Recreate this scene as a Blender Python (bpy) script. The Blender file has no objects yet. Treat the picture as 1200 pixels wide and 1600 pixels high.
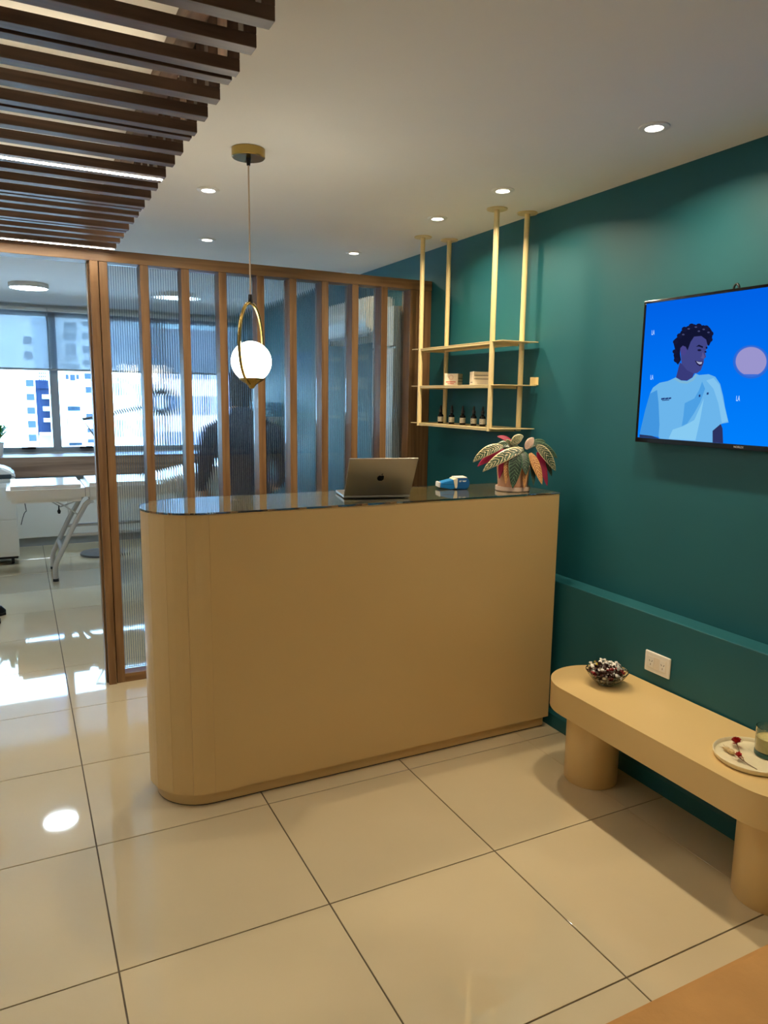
import bpy, bmesh, math, random
from mathutils import Vector, Matrix
random.seed(7)
S = bpy.context.scene
COL = S.collection
PI = math.pi
R = math.radians

# ------------------------------------------------------------------ camera
F_PX, YAW, PITCH, ROLL = 1132.56, 0.46733, 0.15701, 0.01402
CAM = Vector((-0.1559, -2.4237, 1.5071))
fw = Vector((math.sin(YAW)*math.cos(PITCH), math.cos(YAW)*math.cos(PITCH), -math.sin(PITCH)))
r0 = Vector((math.cos(YAW), -math.sin(YAW), 0)); u0 = r0.cross(fw)
rt = r0*math.cos(ROLL)+u0*math.sin(ROLL); up = -r0*math.sin(ROLL)+u0*math.cos(ROLL)
cd = bpy.data.cameras.new('camera'); cam = bpy.data.objects.new('camera', cd); COL.objects.link(cam)
cd.sensor_fit = 'HORIZONTAL'; cd.sensor_width = 36.0; cd.lens = 36.0*F_PX/1200.0
cd.clip_start = 0.02; cd.clip_end = 500
cam.matrix_world = Matrix(((rt.x, up.x, -fw.x, CAM.x), (rt.y, up.y, -fw.y, CAM.y), (rt.z, up.z, -fw.z, CAM.z), (0, 0, 0, 1)))
S.camera = cam

def pix(x, y): return fw*F_PX + rt*(x-600) + up*(800-y)
def on(axis, val, x, y):
    d = pix(x, y); t = (val-CAM[axis])/d[axis]; return CAM+d*t
def onx(x, y, X): return on(0, X, x, y)
def ony(x, y, Y): return on(1, Y, x, y)
def onz(x, y, Z): return on(2, Z, x, y)

# ------------------------------------------------------------------ world, sun, exposure
S.view_settings.view_transform = 'Standard'; S.view_settings.look = 'None'
S.view_settings.exposure = 0.2; S.view_settings.gamma = 1.0
try: S.view_settings.use_curve_mapping = False
except Exception: pass
W = bpy.data.worlds.new('world'); S.world = W; W.use_nodes = True
wn = W.node_tree.nodes; wl = W.node_tree.links
sky = wn.new('ShaderNodeTexSky')
try: sky.sky_type = 'NISHITA'
except Exception: pass
sky.sun_disc = False; sky.sun_elevation = R(48); sky.sun_rotation = R(200); sky.dust_density = 1.2
tint = wn.new('ShaderNodeMixRGB'); tint.blend_type = 'MULTIPLY'; tint.inputs[0].default_value = 1.0; tint.inputs[2].default_value = (0.48, 0.77, 1.0, 1)   # camera balanced for the warm lamps
wl.new(sky.outputs[0], tint.inputs[1]); wl.new(tint.outputs[0], wn['Background'].inputs[0]); wn['Background'].inputs[1].default_value = 4.6
sl = bpy.data.lights.new('sun', 'SUN'); sun = bpy.data.objects.new('sun', sl); COL.objects.link(sun)
sl.energy = 15.0; sl.angle = R(0.6); sl.color = (0.52, 0.78, 1.0)
sun.rotation_euler = (R(48), 0, R(20))
sun.location = (0, -20, 30)
cy = S.cycles
cy.max_bounces = 14; cy.transmission_bounces = 14; cy.transparent_max_bounces = 16; cy.glossy_bounces = 6
cy.diffuse_bounces = 6
cy.sample_clamp_indirect = 6.0; cy.caustics_refractive = True; cy.caustics_reflective = False
cy.blur_glossy = 0.5
WARM = (1.0, 0.82, 0.55)

# ------------------------------------------------------------------ materials
MATS = {}
def srgb(r, g, b):
    def f(c):
        c /= 255.0
        return c/12.92 if c <= 0.04045 else ((c+0.055)/1.055)**2.4
    return (f(r), f(g), f(b), 1)
def mat(name, col, rough=0.5, metal=0.0, spec=0.5, noise=0.0, nscale=8.0, bump=0.0, bscale=60.0, coat=0.0, stretch=None, trans=0.0, ior=1.45, emit=None, estr=0.0, alpha=None):
    if name in MATS: return MATS[name]
    m = bpy.data.materials.new(name); m.use_nodes = True
    nt = m.node_tree; b = nt.nodes['Principled BSDF']
    b.inputs['Base Color'].default_value = col; b.inputs['Roughness'].default_value = rough
    b.inputs['Metallic'].default_value = metal; b.inputs['Specular IOR Level'].default_value = spec
    b.inputs['Coat Weight'].default_value = coat; b.inputs['Coat Roughness'].default_value = 0.05
    b.inputs['Transmission Weight'].default_value = trans; b.inputs['IOR'].default_value = ior
    if emit: b.inputs['Emission Color'].default_value = emit; b.inputs['Emission Strength'].default_value = estr
    tc = nt.nodes.new('ShaderNodeTexCoord'); mp = nt.nodes.new('ShaderNodeMapping')
    nt.links.new(tc.outputs['Object'], mp.inputs[0])
    if stretch: mp.inputs['Scale'].default_value = stretch
    if noise > 0:
        n = nt.nodes.new('ShaderNodeTexNoise'); n.inputs['Scale'].default_value = nscale; n.inputs['Detail'].default_value = 5
        nt.links.new(mp.outputs[0], n.inputs['Vector'])
        cr = nt.nodes.new('ShaderNodeValToRGB')
        lo = tuple(max(0, c*(1-noise)) for c in col[:3])+(1,); hi = tuple(min(1, c*(1+noise)) for c in col[:3])+(1,)
        cr.color_ramp.elements[0].position = 0.3; cr.color_ramp.elements[1].position = 0.7
        cr.color_ramp.elements[0].color = lo; cr.color_ramp.elements[1].color = hi
        nt.links.new(n.outputs['Fac'], cr.inputs[0]); nt.links.new(cr.outputs[0], b.inputs['Base Color'])
    if bump > 0:
        n2 = nt.nodes.new('ShaderNodeTexNoise'); n2.inputs['Scale'].default_value = bscale; n2.inputs['Detail'].default_value = 3
        nt.links.new(mp.outputs[0], n2.inputs['Vector'])
        bp = nt.nodes.new('ShaderNodeBump'); bp.inputs['Strength'].default_value = bump; bp.inputs['Distance'].default_value = 0.002
        nt.links.new(n2.outputs['Fac'], bp.inputs['Height']); nt.links.new(bp.outputs[0], b.inputs['Normal'])
    MATS[name] = m; return m
def emis(name, col, s):
    if name in MATS: return MATS[name]
    m = bpy.data.materials.new(name); m.use_nodes = True; nt = m.node_tree
    nt.nodes.remove(nt.nodes['Principled BSDF'])
    e = nt.nodes.new('ShaderNodeEmission'); e.inputs[0].default_value = col; e.inputs[1].default_value = s
    nt.links.new(e.outputs[0], nt.nodes['Material Output'].inputs[0]); MATS[name] = m; return m
def thin_glass(name, tint, refl=1.0):
    m = bpy.data.materials.new(name); m.use_nodes = True; nt = m.node_tree
    nt.nodes.remove(nt.nodes['Principled BSDF'])
    t = nt.nodes.new('ShaderNodeBsdfTransparent'); t.inputs[0].default_value = tint
    g = nt.nodes.new('ShaderNodeBsdfGlossy'); g.inputs['Roughness'].default_value = 0.01
    f = nt.nodes.new('ShaderNodeFresnel'); f.inputs[0].default_value = 1.45
    mx = nt.nodes.new('ShaderNodeMixShader')
    nt.links.new(f.outputs[0], mx.inputs[0]); nt.links.new(t.outputs[0], mx.inputs[1]); nt.links.new(g.outputs[0], mx.inputs[2])
    nt.links.new(mx.outputs[0], nt.nodes['Material Output'].inputs[0]); MATS[name] = m; return m
def wood(name, col, dark, axis, sc=1.0, rough=0.45):
    m = bpy.data.materials.new(name); m.use_nodes = True; nt = m.node_tree; b = nt.nodes['Principled BSDF']
    tc = nt.nodes.new('ShaderNodeTexCoord'); mp = nt.nodes.new('ShaderNodeMapping')
    s = [40*sc]*3; s[axis] = 2.0*sc; mp.inputs['Scale'].default_value = s
    oi = nt.nodes.new('ShaderNodeObjectInfo'); ad = nt.nodes.new('ShaderNodeVectorMath'); ad.operation = 'ADD'
    ml = nt.nodes.new('ShaderNodeMath'); ml.operation = 'MULTIPLY'; ml.inputs[1].default_value = 31.0
    nt.links.new(oi.outputs['Random'], ml.inputs[0])
    nt.links.new(tc.outputs['Object'], mp.inputs[0]); nt.links.new(mp.outputs[0], ad.inputs[0]); nt.links.new(ml.outputs[0], ad.inputs[1])
    n = nt.nodes.new('ShaderNodeTexNoise'); n.inputs['Scale'].default_value = 1.0; n.inputs['Detail'].default_value = 6; n.inputs['Distortion'].default_value = 0.6
    nt.links.new(ad.outputs[0], n.inputs['Vector'])
    cr = nt.nodes.new('ShaderNodeValToRGB'); cr.color_ramp.elements[0].position = 0.35; cr.color_ramp.elements[1].position = 0.65
    cr.color_ramp.elements[0].color = dark; cr.color_ramp.elements[1].color = col
    nt.links.new(n.outputs['Fac'], cr.inputs[0]); nt.links.new(cr.outputs[0], b.inputs['Base Color'])
    b.inputs['Roughness'].default_value = rough; b.inputs['Specular IOR Level'].default_value = 0.35
    bp = nt.nodes.new('ShaderNodeBump'); bp.inputs['Strength'].default_value = 0.12; bp.inputs['Distance'].default_value = 0.001
    nt.links.new(n.outputs['Fac'], bp.inputs['Height']); nt.links.new(bp.outputs[0], b.inputs['Normal'])
    MATS[name] = m; return m

M_teal = mat('teal_paint', srgb(20, 88, 98), 0.55, noise=0.05, nscale=3, bump=0.05, bscale=180)
M_white_wall = mat('white_wall_paint', srgb(225, 222, 215), 0.6, noise=0.02, bump=0.05, bscale=150)
M_ceil = mat('ceiling_paint', srgb(236, 233, 228), 0.75, noise=0.02, nscale=2, bump=0.04, bscale=120)
M_grout = mat('grout', srgb(92, 80, 62), 0.8, noise=0.15, nscale=20)
M_tile = mat('porcelain_tile', srgb(208, 193, 161), 0.03, spec=1.0, noise=0.035, nscale=2.5, coat=0.5)
M_counter = mat('counter_lacquer', srgb(203, 172, 118), 0.30, noise=0.015, nscale=3)
M_bench = mat('bench_lacquer', srgb(214, 184, 128), 0.28, noise=0.015, nscale=3)
M_shelfm = mat('cream_metal', srgb(226, 204, 150), 0.35)
M_wood_v = wood('partition_wood_vertical', srgb(134, 102, 68), srgb(104, 75, 48), 2)
M_wood_x = wood('partition_wood_horizontal', srgb(134, 102, 68), srgb(104, 75, 48), 0)
M_slat = wood('pergola_wood', srgb(104, 80, 66), srgb(74, 55, 44), 0)
M_slat_v = wood('pergola_wood_vertical', srgb(104, 80, 66), srgb(74, 55, 44), 2)
M_slat_y = wood('pergola_wood_rail', srgb(104, 80, 66), srgb(74, 55, 44), 1)
M_wtop = wood('worktop_wood', srgb(168, 136, 112), srgb(120, 92, 72), 0, 0.6)
M_brass = mat('brass', srgb(176, 148, 84), 0.25, metal=1.0)
M_black = mat('black_plastic', srgb(18, 18, 20), 0.4)
M_blackg = mat('black_gloss', srgb(10, 10, 12), 0.12)
M_alu = mat('aluminium_grey', srgb(168, 164, 156), 0.35, metal=0.85)
M_white = mat('white_plastic', srgb(235, 232, 225), 0.35)
M_whitec = mat('white_cabinet', srgb(232, 230, 222), 0.3, noise=0.01)
M_chrome = mat('white_steel', srgb(205, 203, 200), 0.25, metal=0.2)
M_vinyl = mat('white_vinyl', srgb(236, 232, 226), 0.14, spec=0.6, bump=0.1, bscale=12)
M_frame = mat('window_frame_grey', srgb(150, 155, 160), 0.45)
M_winglass = thin_glass('window_glass', (0.96, 0.98, 0.98, 1))
M_paneglass = mat('reeded_glass', (0.86, 0.91, 0.94, 1), 0.0, trans=1.0, ior=1.45)
M_web = bpy.data.materials.new('rib_web'); M_web.use_nodes = True
_nt = M_web.node_tree; _p = _nt.nodes['Principled BSDF']; _p.inputs['Base Color'].default_value = srgb(190, 205, 215); _p.inputs['Roughness'].default_value = 0.25
_t = _nt.nodes.new('ShaderNodeBsdfTransparent'); _t.inputs[0].default_value = (0.74, 0.80, 0.86, 1); _m = _nt.nodes.new('ShaderNodeMixShader'); _m.inputs[0].default_value = 0.82
_nt.links.new(_p.outputs[0], _m.inputs[1]); _nt.links.new(_t.outputs[0], _m.inputs[2]); _nt.links.new(_m.outputs[0], _nt.nodes['Material Output'].inputs[0])
M_topglass = mat('counter_glass_edge', (0.25, 0.55, 0.45, 1), 0.02, trans=1.0, ior=1.5)
M_cable = mat('cable_black', srgb(30, 32, 36), 0.5)

# ------------------------------------------------------------------ object helpers
def link(o): COL.objects.link(o); return o
def mesh_obj(name, bm, m, parent=None, smooth=False, loc=None):
    me = bpy.data.meshes.new(name); bm.normal_update(); bm.to_mesh(me); bm.free()
    for mm in (m if isinstance(m, (list, tuple)) else [m]): me.materials.append(mm)
    if smooth:
        for p in me.polygons: p.use_smooth = True
    o = bpy.data.objects.new(name, me); link(o)
    if parent: o.parent = parent
    if loc: o.location = loc
    return o
def dup(o, loc=None, parent=None, rot=None):
    c = o.copy(); link(c)
    if parent is not None: c.parent = parent
    if loc is not None: c.location = loc
    if rot is not None: c.rotation_euler = rot
    return c
def tag(o, label, cat, group=None):
    o['label'] = label; o['category'] = cat
    if group: o['group'] = group
    return o
def thing(name, label, cat, loc=(0, 0, 0), rz=0.0, group=None):
    o = bpy.data.objects.new(name, None); link(o); o.empty_display_size = 0.05
    o.location = loc; o.rotation_euler = (0, 0, rz); return tag(o, label, cat, group)
def struct(o): o['kind'] = 'structure'; return o
def box(bm, x0, x1, y0, y1, z0, z1, bev=0.0, mi=0):
    r = bmesh.ops.create_cube(bm, size=1.0); vs = r['verts']
    for v in vs: v.co = Vector(((x0+x1)/2+v.co.x*(x1-x0), (y0+y1)/2+v.co.y*(y1-y0), (z0+z1)/2+v.co.z*(z1-z0)))
    fs = set(f for v in vs for f in v.link_faces)
    for f in fs: f.material_index = mi
    if bev > 0:
        es = list(set(e for v in vs for e in v.link_edges))
        bmesh.ops.bevel(bm, geom=es, offset=bev, segments=2, affect='EDGES', profile=0.5)
    return vs
def bx(name, x0, x1, y0, y1, z0, z1, m, parent=None, bev=0.0):
    bm = bmesh.new(); box(bm, x0, x1, y0, y1, z0, z1, bev); return mesh_obj(name, bm, m, parent)
def prism(bm, pts, z0, z1, mi=0):
    b = [bm.verts.new((x, y, z0)) for x, y in pts]; t = [bm.verts.new((x, y, z1)) for x, y in pts]
    n = len(pts); fs = []
    fs.append(bm.faces.new(t)); fs.append(bm.faces.new(b[::-1]))
    for i in range(n): fs.append(bm.faces.new((b[i], b[(i+1) % n], t[(i+1) % n], t[i])))
    for f in fs: f.material_index = mi
    return fs
def lathe(bm, prof, seg=32, c=(0, 0, 0), closed=False, mi=0):
    rings = []
    for (r, z) in prof:
        if r < 1e-6: rings.append([bm.verts.new((c[0], c[1], c[2]+z))])
        else: rings.append([bm.verts.new((c[0]+r*math.cos(2*PI*i/seg), c[1]+r*math.sin(2*PI*i/seg), c[2]+z)) for i in range(seg)])
    prs = list(zip(rings[:-1], rings[1:]))
    if closed: prs.append((rings[-1], rings[0]))
    for a, b in prs:
        for i in range(seg):
            j = (i+1) % seg
            if len(a) == 1 and len(b) == 1: continue
            if len(a) == 1: f = bm.faces.new((a[0], b[j], b[i]))
            elif len(b) == 1: f = bm.faces.new((a[i], a[j], b[0]))
            else: f = bm.faces.new((a[i], a[j], b[j], b[i]))
            f.material_index = mi
    bmesh.ops.recalc_face_normals(bm, faces=bm.faces)
def tube(bm, pts, r, seg=8, cap=True, mi=0):
    pts = [Vector(p) for p in pts]; n = len(pts); rings = []
    rr = r if isinstance(r, (list, tuple)) else [r]*n
    prev = None
    for i, p in enumerate(pts):
        t = (pts[min(i+1, n-1)]-pts[max(i-1, 0)]).normalized()
        if prev is None:
            a = Vector((0, 0, 1)) if abs(t.z) < 0.9 else Vector((1, 0, 0)); s = t.cross(a).normalized()
        else: s = (prev-t*prev.dot(t)).normalized()
        prev = s; b = t.cross(s)
        rings.append([bm.verts.new(p+s*math.cos(2*PI*k/seg)*rr[i]+b*math.sin(2*PI*k/seg)*rr[i]) for k in range(seg)])
    for a, b in zip(rings[:-1], rings[1:]):
        for k in range(seg):
            bm.faces.new((a[k], a[(k+1) % seg], b[(k+1) % seg], b[k])).material_index = mi
    if cap:
        bm.faces.new(rings[0][::-1]).material_index = mi; bm.faces.new(rings[-1]).material_index = mi
def sm(o, ang=40):
    me = o.data
    for p in me.polygons: p.use_smooth = True
    try: me.set_sharp_from_angle(angle=R(ang))
    except Exception: pass
    return o
def stadium(cx0, cx1, cy, r, n=16, axis='y'):
    """racetrack outline; straight axis from c0 to c1"""
    pts = []
    for i in range(n+1):
        a = PI/2+PI*i/n; pts.append((cx0+r*math.cos(a), cy+r*math.sin(a)))
    for i in range(n+1):
        a = -PI/2+PI*i/n; pts.append((cx1+r*math.cos(a), cy+r*math.sin(a)))
    if axis == 'y': pts = [(y, -x) for x, y in pts]
    return pts
def text_mesh(name, body, size, m, parent, extrude=0.0002):
    cu = bpy.data.curves.new(name+'_curve', 'FONT'); cu.body = body; cu.size = size; cu.align_x = 'CENTER'; cu.align_y = 'CENTER'; cu.extrude = extrude
    tmp = bpy.data.objects.new(name+'_tmp', cu); COL.objects.link(tmp)
    dg = bpy.context.evaluated_depsgraph_get(); me = bpy.data.meshes.new_from_object(tmp.evaluated_get(dg))
    bpy.data.objects.remove(tmp); me.materials.clear(); me.materials.append(m)
    o = bpy.data.objects.new(name, me); link(o); o.parent = parent; return o

# ------------------------------------------------------------------ the setting
CZ = 2.372               # ceiling height
XW, XL = 2.095, 2.0      # upper teal wall, lower wall face
X0, Y0, YB = -2.2, -3.6, 5.8
fl = struct(bx('floor', X0, XW+0.1, Y0, YB+0.3, -0.12, -0.003, M_grout))
G = 0.0022
def tile_mesh(x0, x1, y0, y1):
    bm = bmesh.new(); box(bm, x0, x1, y0, y1, -0.012, 0.0)
    es = [e for e in bm.edges if all(v.co.z > -0.001 for v in e.verts)]
    bmesh.ops.bevel(bm, geom=es, offset=0.0008, segments=1, affect='EDGES'); return bm
full = None; cut = None
xs = [-2.4+0.6*i for i in range(7)]; ys = [-3.6+0.6*i for i in range(16)]
for x in xs:
    for y in ys:
        if full is None:
            full = mesh_obj('tile', tile_mesh(G, 0.6-G, G, 0.6-G), M_tile, fl, loc=(x, y, 0))
        else: dup(full, (x, y, 0))
for y in ys:
    if cut is None: cut = mesh_obj('tile', tile_mesh(-0.0012, 0.215, G, 0.6-G), M_tile, fl, loc=(1.8, y, 0))
    else: dup(cut, (1.8, y, 0))
struct(bx('ceiling', X0-0.1, XW+0.15, Y0-0.1, YB+0.3, CZ, CZ+0.15, M_ceil))
wr = struct(bx('wall_right', XW, XW+0.15, Y0, YB+0.3, 0, CZ, M_teal))
bm = bmesh.new(); box(bm, XL, XW, Y0, 1.44, 0, 0.69, 0.003); mesh_obj('wall_ledge', bm, M_teal, wr)
bm = bmesh.new(); prism(bm, [(XL, 0), (XL-0.012, 0), (XL-0.012, 0.062), (XL-0.004, 0.075), (XL, 0.075)], Y0, 1.43)
for v in bm.verts: v.co = Vector((v.co.x, v.co.z, v.co.y))
bmesh.ops.recalc_face_normals(bm, faces=bm.faces)
bs = struct(mesh_obj('baseboard_right', bm, M_teal))
struct(bx('wall_left', X0-0.1, X0, Y0, YB+0.3, 0, CZ, M_white_wall))
struct(bx('wall_front', X0-0.1, XW+0.15, Y0-0.1, Y0, 0, CZ, M_white_wall))
# back wall: parapet below the window and header above
WZ0, WZ1 = 0.90, 2.31
wb = struct(bx('wall_back', X0, XW, YB, YB+0.25, 0, WZ0, M_white_wall))
bx('wall_header', X0, XW, YB, YB+0.25, WZ1, CZ, M_white_wall, wb)
# strip window over the whole back wall
win = struct(bpy.data.objects.new('window_1', None)); link(win)
bx('window_frame', X0, XW, YB+0.02, YB+0.10, WZ0, WZ0+0.05, M_frame, win, 0.004)
bx('window_frame', X0, XW, YB+0.02, YB+0.10, WZ1-0.045, WZ1, M_frame, win, 0.004)
mull = [-1.85, -0.82, 0.205, 1.23]
for i, x in enumerate(mull):
    bx('mullion', x-0.04, x+0.04, YB+0.02, YB+0.10, WZ0+0.05, WZ1-0.045, M_frame, win, 0.004)
edges = [X0]+mull+[XW]
for a, b in zip(edges[:-1], edges[1:]):
    bx('window_pane', a+(0.04 if a > X0 else 0), b-(0.04 if b < XW else 0), YB+0.055, YB+0.061, WZ0+0.05, WZ1-0.045, M_winglass, win)
for px in (45, 135):
    c = ony(px, 697, YB)
    bm = bmesh.new(); box(bm, c.x-0.065, c.x+0.065, YB-0.02, YB+0.02, WZ0+0.035, WZ0+0.055, 0.004); box(bm, c.x-0.01, c.x+0.055, YB-0.04, YB-0.02, WZ0+0.04, WZ0+0.06, 0.004)
    mesh_obj('window_handle', bm, M_black, win)

# ------------------------------------------------------------------ slatted partition with reeded glass
YP, PD = 1.44, 0.105
BZ0, BZ1 = 2.135, 2.190
par = thing('slatted_partition', 'brown wooden partition of upright posts holding narrow reeded glass panes', 'partition', (0, YP, 0))
bx('top_beam', X0+0.01, XW-0.002, 0, PD, BZ0, BZ1, M_wood_x, par, 0.002)
bx('jamb', 0.195, 0.233, -0.01, PD+0.01, 0, BZ0-0.001, M_wood_v, par, 0.002)
bx('door_stop', 0.186, 0.194, 0.03, PD, 0, BZ0-0.001, M_wood_v, par, 0.001)
pc = [0.257, 0.447, 0.647, 0.838, 1.041, 1.223, 1.41, 1.594, 1.779]
PW = 0.040
post0 = None
for c in pc:
    if post0 is None: post0 = bx('post', -PW/2, PW/2, 0, PD, 0.0, BZ0-0.001, M_wood_v, par, 0.002); post0.location = (c, 0, 0)
    else: dup(post0, (c, 0, 0))
bx('end_panel', 1.948, XL-0.002, 0, PD, 0.0, BZ0-0.001, M_wood_v, par, 0.002)
bx('end_panel', XL-0.0015, XW-0.002, 0.005, PD, 0.0, BZ0-0.001, M_wood_v, par, 0.002)
pe = pc+[1.968]
GY = 0.08
def reeded(w, h, pitch=0.0118, sag=0.00020, th=0.004, seg=6):
    bm = bmesh.new(); n = max(1, round(w/pitch)); p = w/n; Rr = ((p/2)**2+sag**2)/(2*sag)
    for i in range(n):
        lo = []; hi = []
        for k in range(seg+1):
            x = -w/2+i*p+p*k/seg; t = (k/seg-0.5)*p; y = -(math.sqrt(Rr*Rr-t*t)-(Rr-sag))
            lo.append(bm.verts.new((x, y, 0))); hi.append(bm.verts.new((x, y, h)))
        for k in range(seg): bm.faces.new((lo[k], lo[k+1], hi[k+1], hi[k])).smooth = True
    a = [bm.verts.new(v) for v in ((-w/2, th, 0), (w/2, th, 0), (w/2, th, h), (-w/2, th, h))]
    bm.faces.new((a[1], a[0], a[3], a[2]))
    for sx, s in ((-w/2, 0), (w/2, 1)):
        q = [bm.verts.new(v) for v in ((sx, 0, 0), (sx, th, 0), (sx, th, h), (sx, 0, h))]
        bm.faces.new(q if s else q[::-1])
    for z in (0, h):
        q = [bm.verts.new(v) for v in ((-w/2, 0, z), (w/2, 0, z), (w/2, th, z), (-w/2, th, z))]
        bm.faces.new(q if z else q[::-1])
    return bm
for a, b in zip(pe[:-1], pe[1:]):
    l, r_ = a+PW/2, b-PW/2
    bx('bottom_rail', l, r_, 0.0, PD, 0.0, 0.045, M_wood_x, par, 0.002)
    g = mesh_obj('glass_pane', reeded(r_-l-0.002, BZ0-0.047), M_paneglass, par, loc=((l+r_)/2, GY, 0.046))
    g['label'] = 'ribbed clear pane'
    w = r_-l-0.002; n_ = round(w/0.0118); bm = bmesh.new()
    for i in range(n_+1):
        x = -w/2+w*i/n_; box(bm, max(-w/2, x-0.0019), min(w/2, x+0.0019), 0.0046, 0.0100, 0.0, BZ0-0.047)
    q = mesh_obj('rib', bm, M_web, g); q['kind'] = 'stuff'

# ------------------------------------------------------------------ ceiling pergola
XE, SZ0, SZ1 = 0.305, 2.178, 2.203
XA = -1.95
per = thing('ceiling_pergola', 'dark brown wooden slat pergola hung under the ceiling with light strips', 'ceiling slats', (0, 0, CZ))
M_led = emis('led_strip_lit', (1, 0.93, 0.82, 1), 70.0)
M_ledup = emis('led_strip_up', (1, 0.84, 0.58, 1), 20.0)
M_ledoff = mat('led_groove', srgb(24, 22, 24), 0.4)
sy = [(-1.29, 0), (-1.17, 0), (-1.045, 0), (-0.93, 0), (-0.81, 1), (-0.645, 0), (-0.525, 0), (-0.405, 1), (-0.23, 0), (-0.11, 0), (0.035, 2), (0.18, 0), (0.315, 0), (0.455, 1), (0.60, 0), (0.725, 0), (0.87, 1), (1.03, 0), (1.16, 0), (1.30, 2), (1.405, 0)]
BW = 0.037
def slat_bm(w, groove):
    bm = bmesh.new()
    if groove:
        box(bm, XA, XE, 0, 0.032, SZ0-CZ, SZ1-CZ, 0.0015); box(bm, XA, XE-0.004, 0.047, 0.079, SZ0-CZ, SZ1-CZ, 0.0015)
        box(bm, XA, XE-0.006, 0.032, 0.047, SZ0-CZ+0.012, SZ1-CZ-0.006)
    else: box(bm, XA, XE, 0, w, SZ0-CZ, SZ1-CZ, 0.0015)
    return bm
def hang_bm(w, x):
    bm = bmesh.new(); box(bm, x-0.026, x, 0.0, w, SZ1-CZ+0.0003, -0.0005, 0.001); return bm
protos = {}
for y, k in sy:
    key = 1 if k else 0; w = 0.079 if key else BW
    if key not in protos:
        s = mesh_obj('slat', slat_bm(BW, key), M_slat, per, loc=(0, y, 0))
        h1 = mesh_obj('hanger', hang_bm(w, XE), M_slat_v, per, loc=(0, y, 0)); h2 = mesh_obj('hanger', hang_bm(w, XA+0.026), M_slat_v, per, loc=(0, y, 0))
        protos[key] = (s, h1, h2)
    else:
        for o in protos[key]: dup(o, (0, y, 0))
    if k == 2:
        bm = bmesh.new(); box(bm, XA+0.02, XE-0.006, 0.0325, 0.0465, SZ0-CZ-0.001, SZ0-CZ+0.0115, 0.001)
        o = mesh_obj('light_strip', bm, M_led, per, loc=(0, y, 0)); o['label'] = 'lit white strip light'
    if k == 1:      # these slats carry their strip on the upper side, washing the ceiling
        bm = bmesh.new(); box(bm, XA+0.05, XE-0.04, 0.033, 0.046, SZ1-CZ-0.0055, SZ1-CZ-0.001)
        o = mesh_obj('light_strip', bm, M_ledup, per, loc=(0, y, 0)); o['label'] = 'warm strip light facing the ceiling'
for x in (0.225, -0.9, -1.85):
    bx('ceiling_rail', x, x+0.045, -1.32, 1.435, -0.05, -0.0006, M_slat_y, per, 0.001)

# ------------------------------------------------------------------ recessed downlights
M_lens = emis('downlight_lens', (1, 0.93, 0.78, 1), 20.0)
def downlight(x, y, label, power=7.2):
    t = thing('downlight', label, 'downlight', (x, y, CZ), 0, 'recessed ceiling downlights')
    bm = bmesh.new(); lathe(bm, [(0.027, -0.001), (0.029, -0.006), (0.040, -0.007), (0.047, -0.004), (0.048, -0.0003), (0.027, -0.0003)], 36, closed=True)
    sm(mesh_obj('trim_ring', bm, M_white, t))
    bm = bmesh.new(); lathe(bm, [(0.0, -0.004), (0.02, -0.0035), (0.026, -0.0015), (0.026, -0.0004), (0, -0.0004)], 28)
    mesh_obj('lens', bm, M_lens, t)
    l = bpy.data.lights.new('downlight_beam', 'AREA'); l.shape = 'DISK'; l.size = 0.052; l.energy = power; l.color = WARM; l.spread = R(152)
    o = bpy.data.objects.new('downlight_beam', l); link(o); o.parent = t; o.location = (0, 0, -0.012)
    return t
downlight(0.63, 0.84, 'round recessed downlight in the ceiling between pergola and pendant lamp cord')
downlight(0.86, 1.85, 'round recessed downlight just beyond the wooden partition above the bed', 1.5)
downlight(1.733, 1.775, 'round recessed downlight just beyond the partition beside the teal wall', 3.0)
downlight(1.73, 0.78, 'round recessed downlight beside the inner pole flanges of the hanging shelf')
downlight(1.72, 0.23, 'round recessed downlight beside the outer pole flanges of the hanging shelf')
downlight(1.717, -0.59, 'round recessed downlight in the ceiling above the television')
downlight(1.717, -1.55, 'round recessed downlight in the ceiling past the television', 5.0)
downlight(0.75, -1.75, 'round recessed downlight in the ceiling beside the pergola end', 2.5)

# ------------------------------------------------------------------ pendant lamp
PX, PY = 0.635, 0.256
pl = thing('pendant_lamp', 'brass hoop pendant lamp with a glowing white glass globe', 'pendant lamp', (PX, PY, CZ))
bm = bmesh.new(); lathe(bm, [(0, -0.030), (0.056, -0.030), (0.059, -0.027), (0.059, -0.0004), (0, -0.0004)], 40); sm(mesh_obj('ceiling_canopy', bm, M_brass, pl), 30)
bm = bmesh.new(); lathe(bm, [(0, -0.055), (0.006, -0.055), (0.010, -0.0305), (0, -0.0305)], 16); sm(mesh_obj('cord_grip', bm, M_black, pl))
bm = bmesh.new(); tube(bm, [(0, 0, -0.05), (0.0, 0, -0.505)], 0.0028, 8); sm(mesh_obj('cord', bm, mat('cord_fabric', srgb(214, 190, 160), 0.7), pl))
bm = bmesh.new(); lathe(bm, [(0, -0.532), (0.010, -0.532), (0.007, -0.500), (0, -0.500)], 16); sm(mesh_obj('cord_socket', bm, M_black, pl))
zt, zb = 1.842-CZ, 1.545-CZ
ring = []
for i in range(65):
    a = 2*PI*i/64; ring.append((0.088*math.sin(a), 0.0, (zt+zb)/2+(zt-zb)/2*math.cos(a)))
bm = bmesh.new(); tube(bm, ring, 0.0062, 10, cap=False); bmesh.ops.remove_doubles(bm, verts=bm.verts, dist=1e-5)
hoop = sm(mesh_obj('hoop', bm, M_brass, pl)); hoop.rotation_euler = (0, 0, R(45))
GZ = 1.631-CZ
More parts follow.
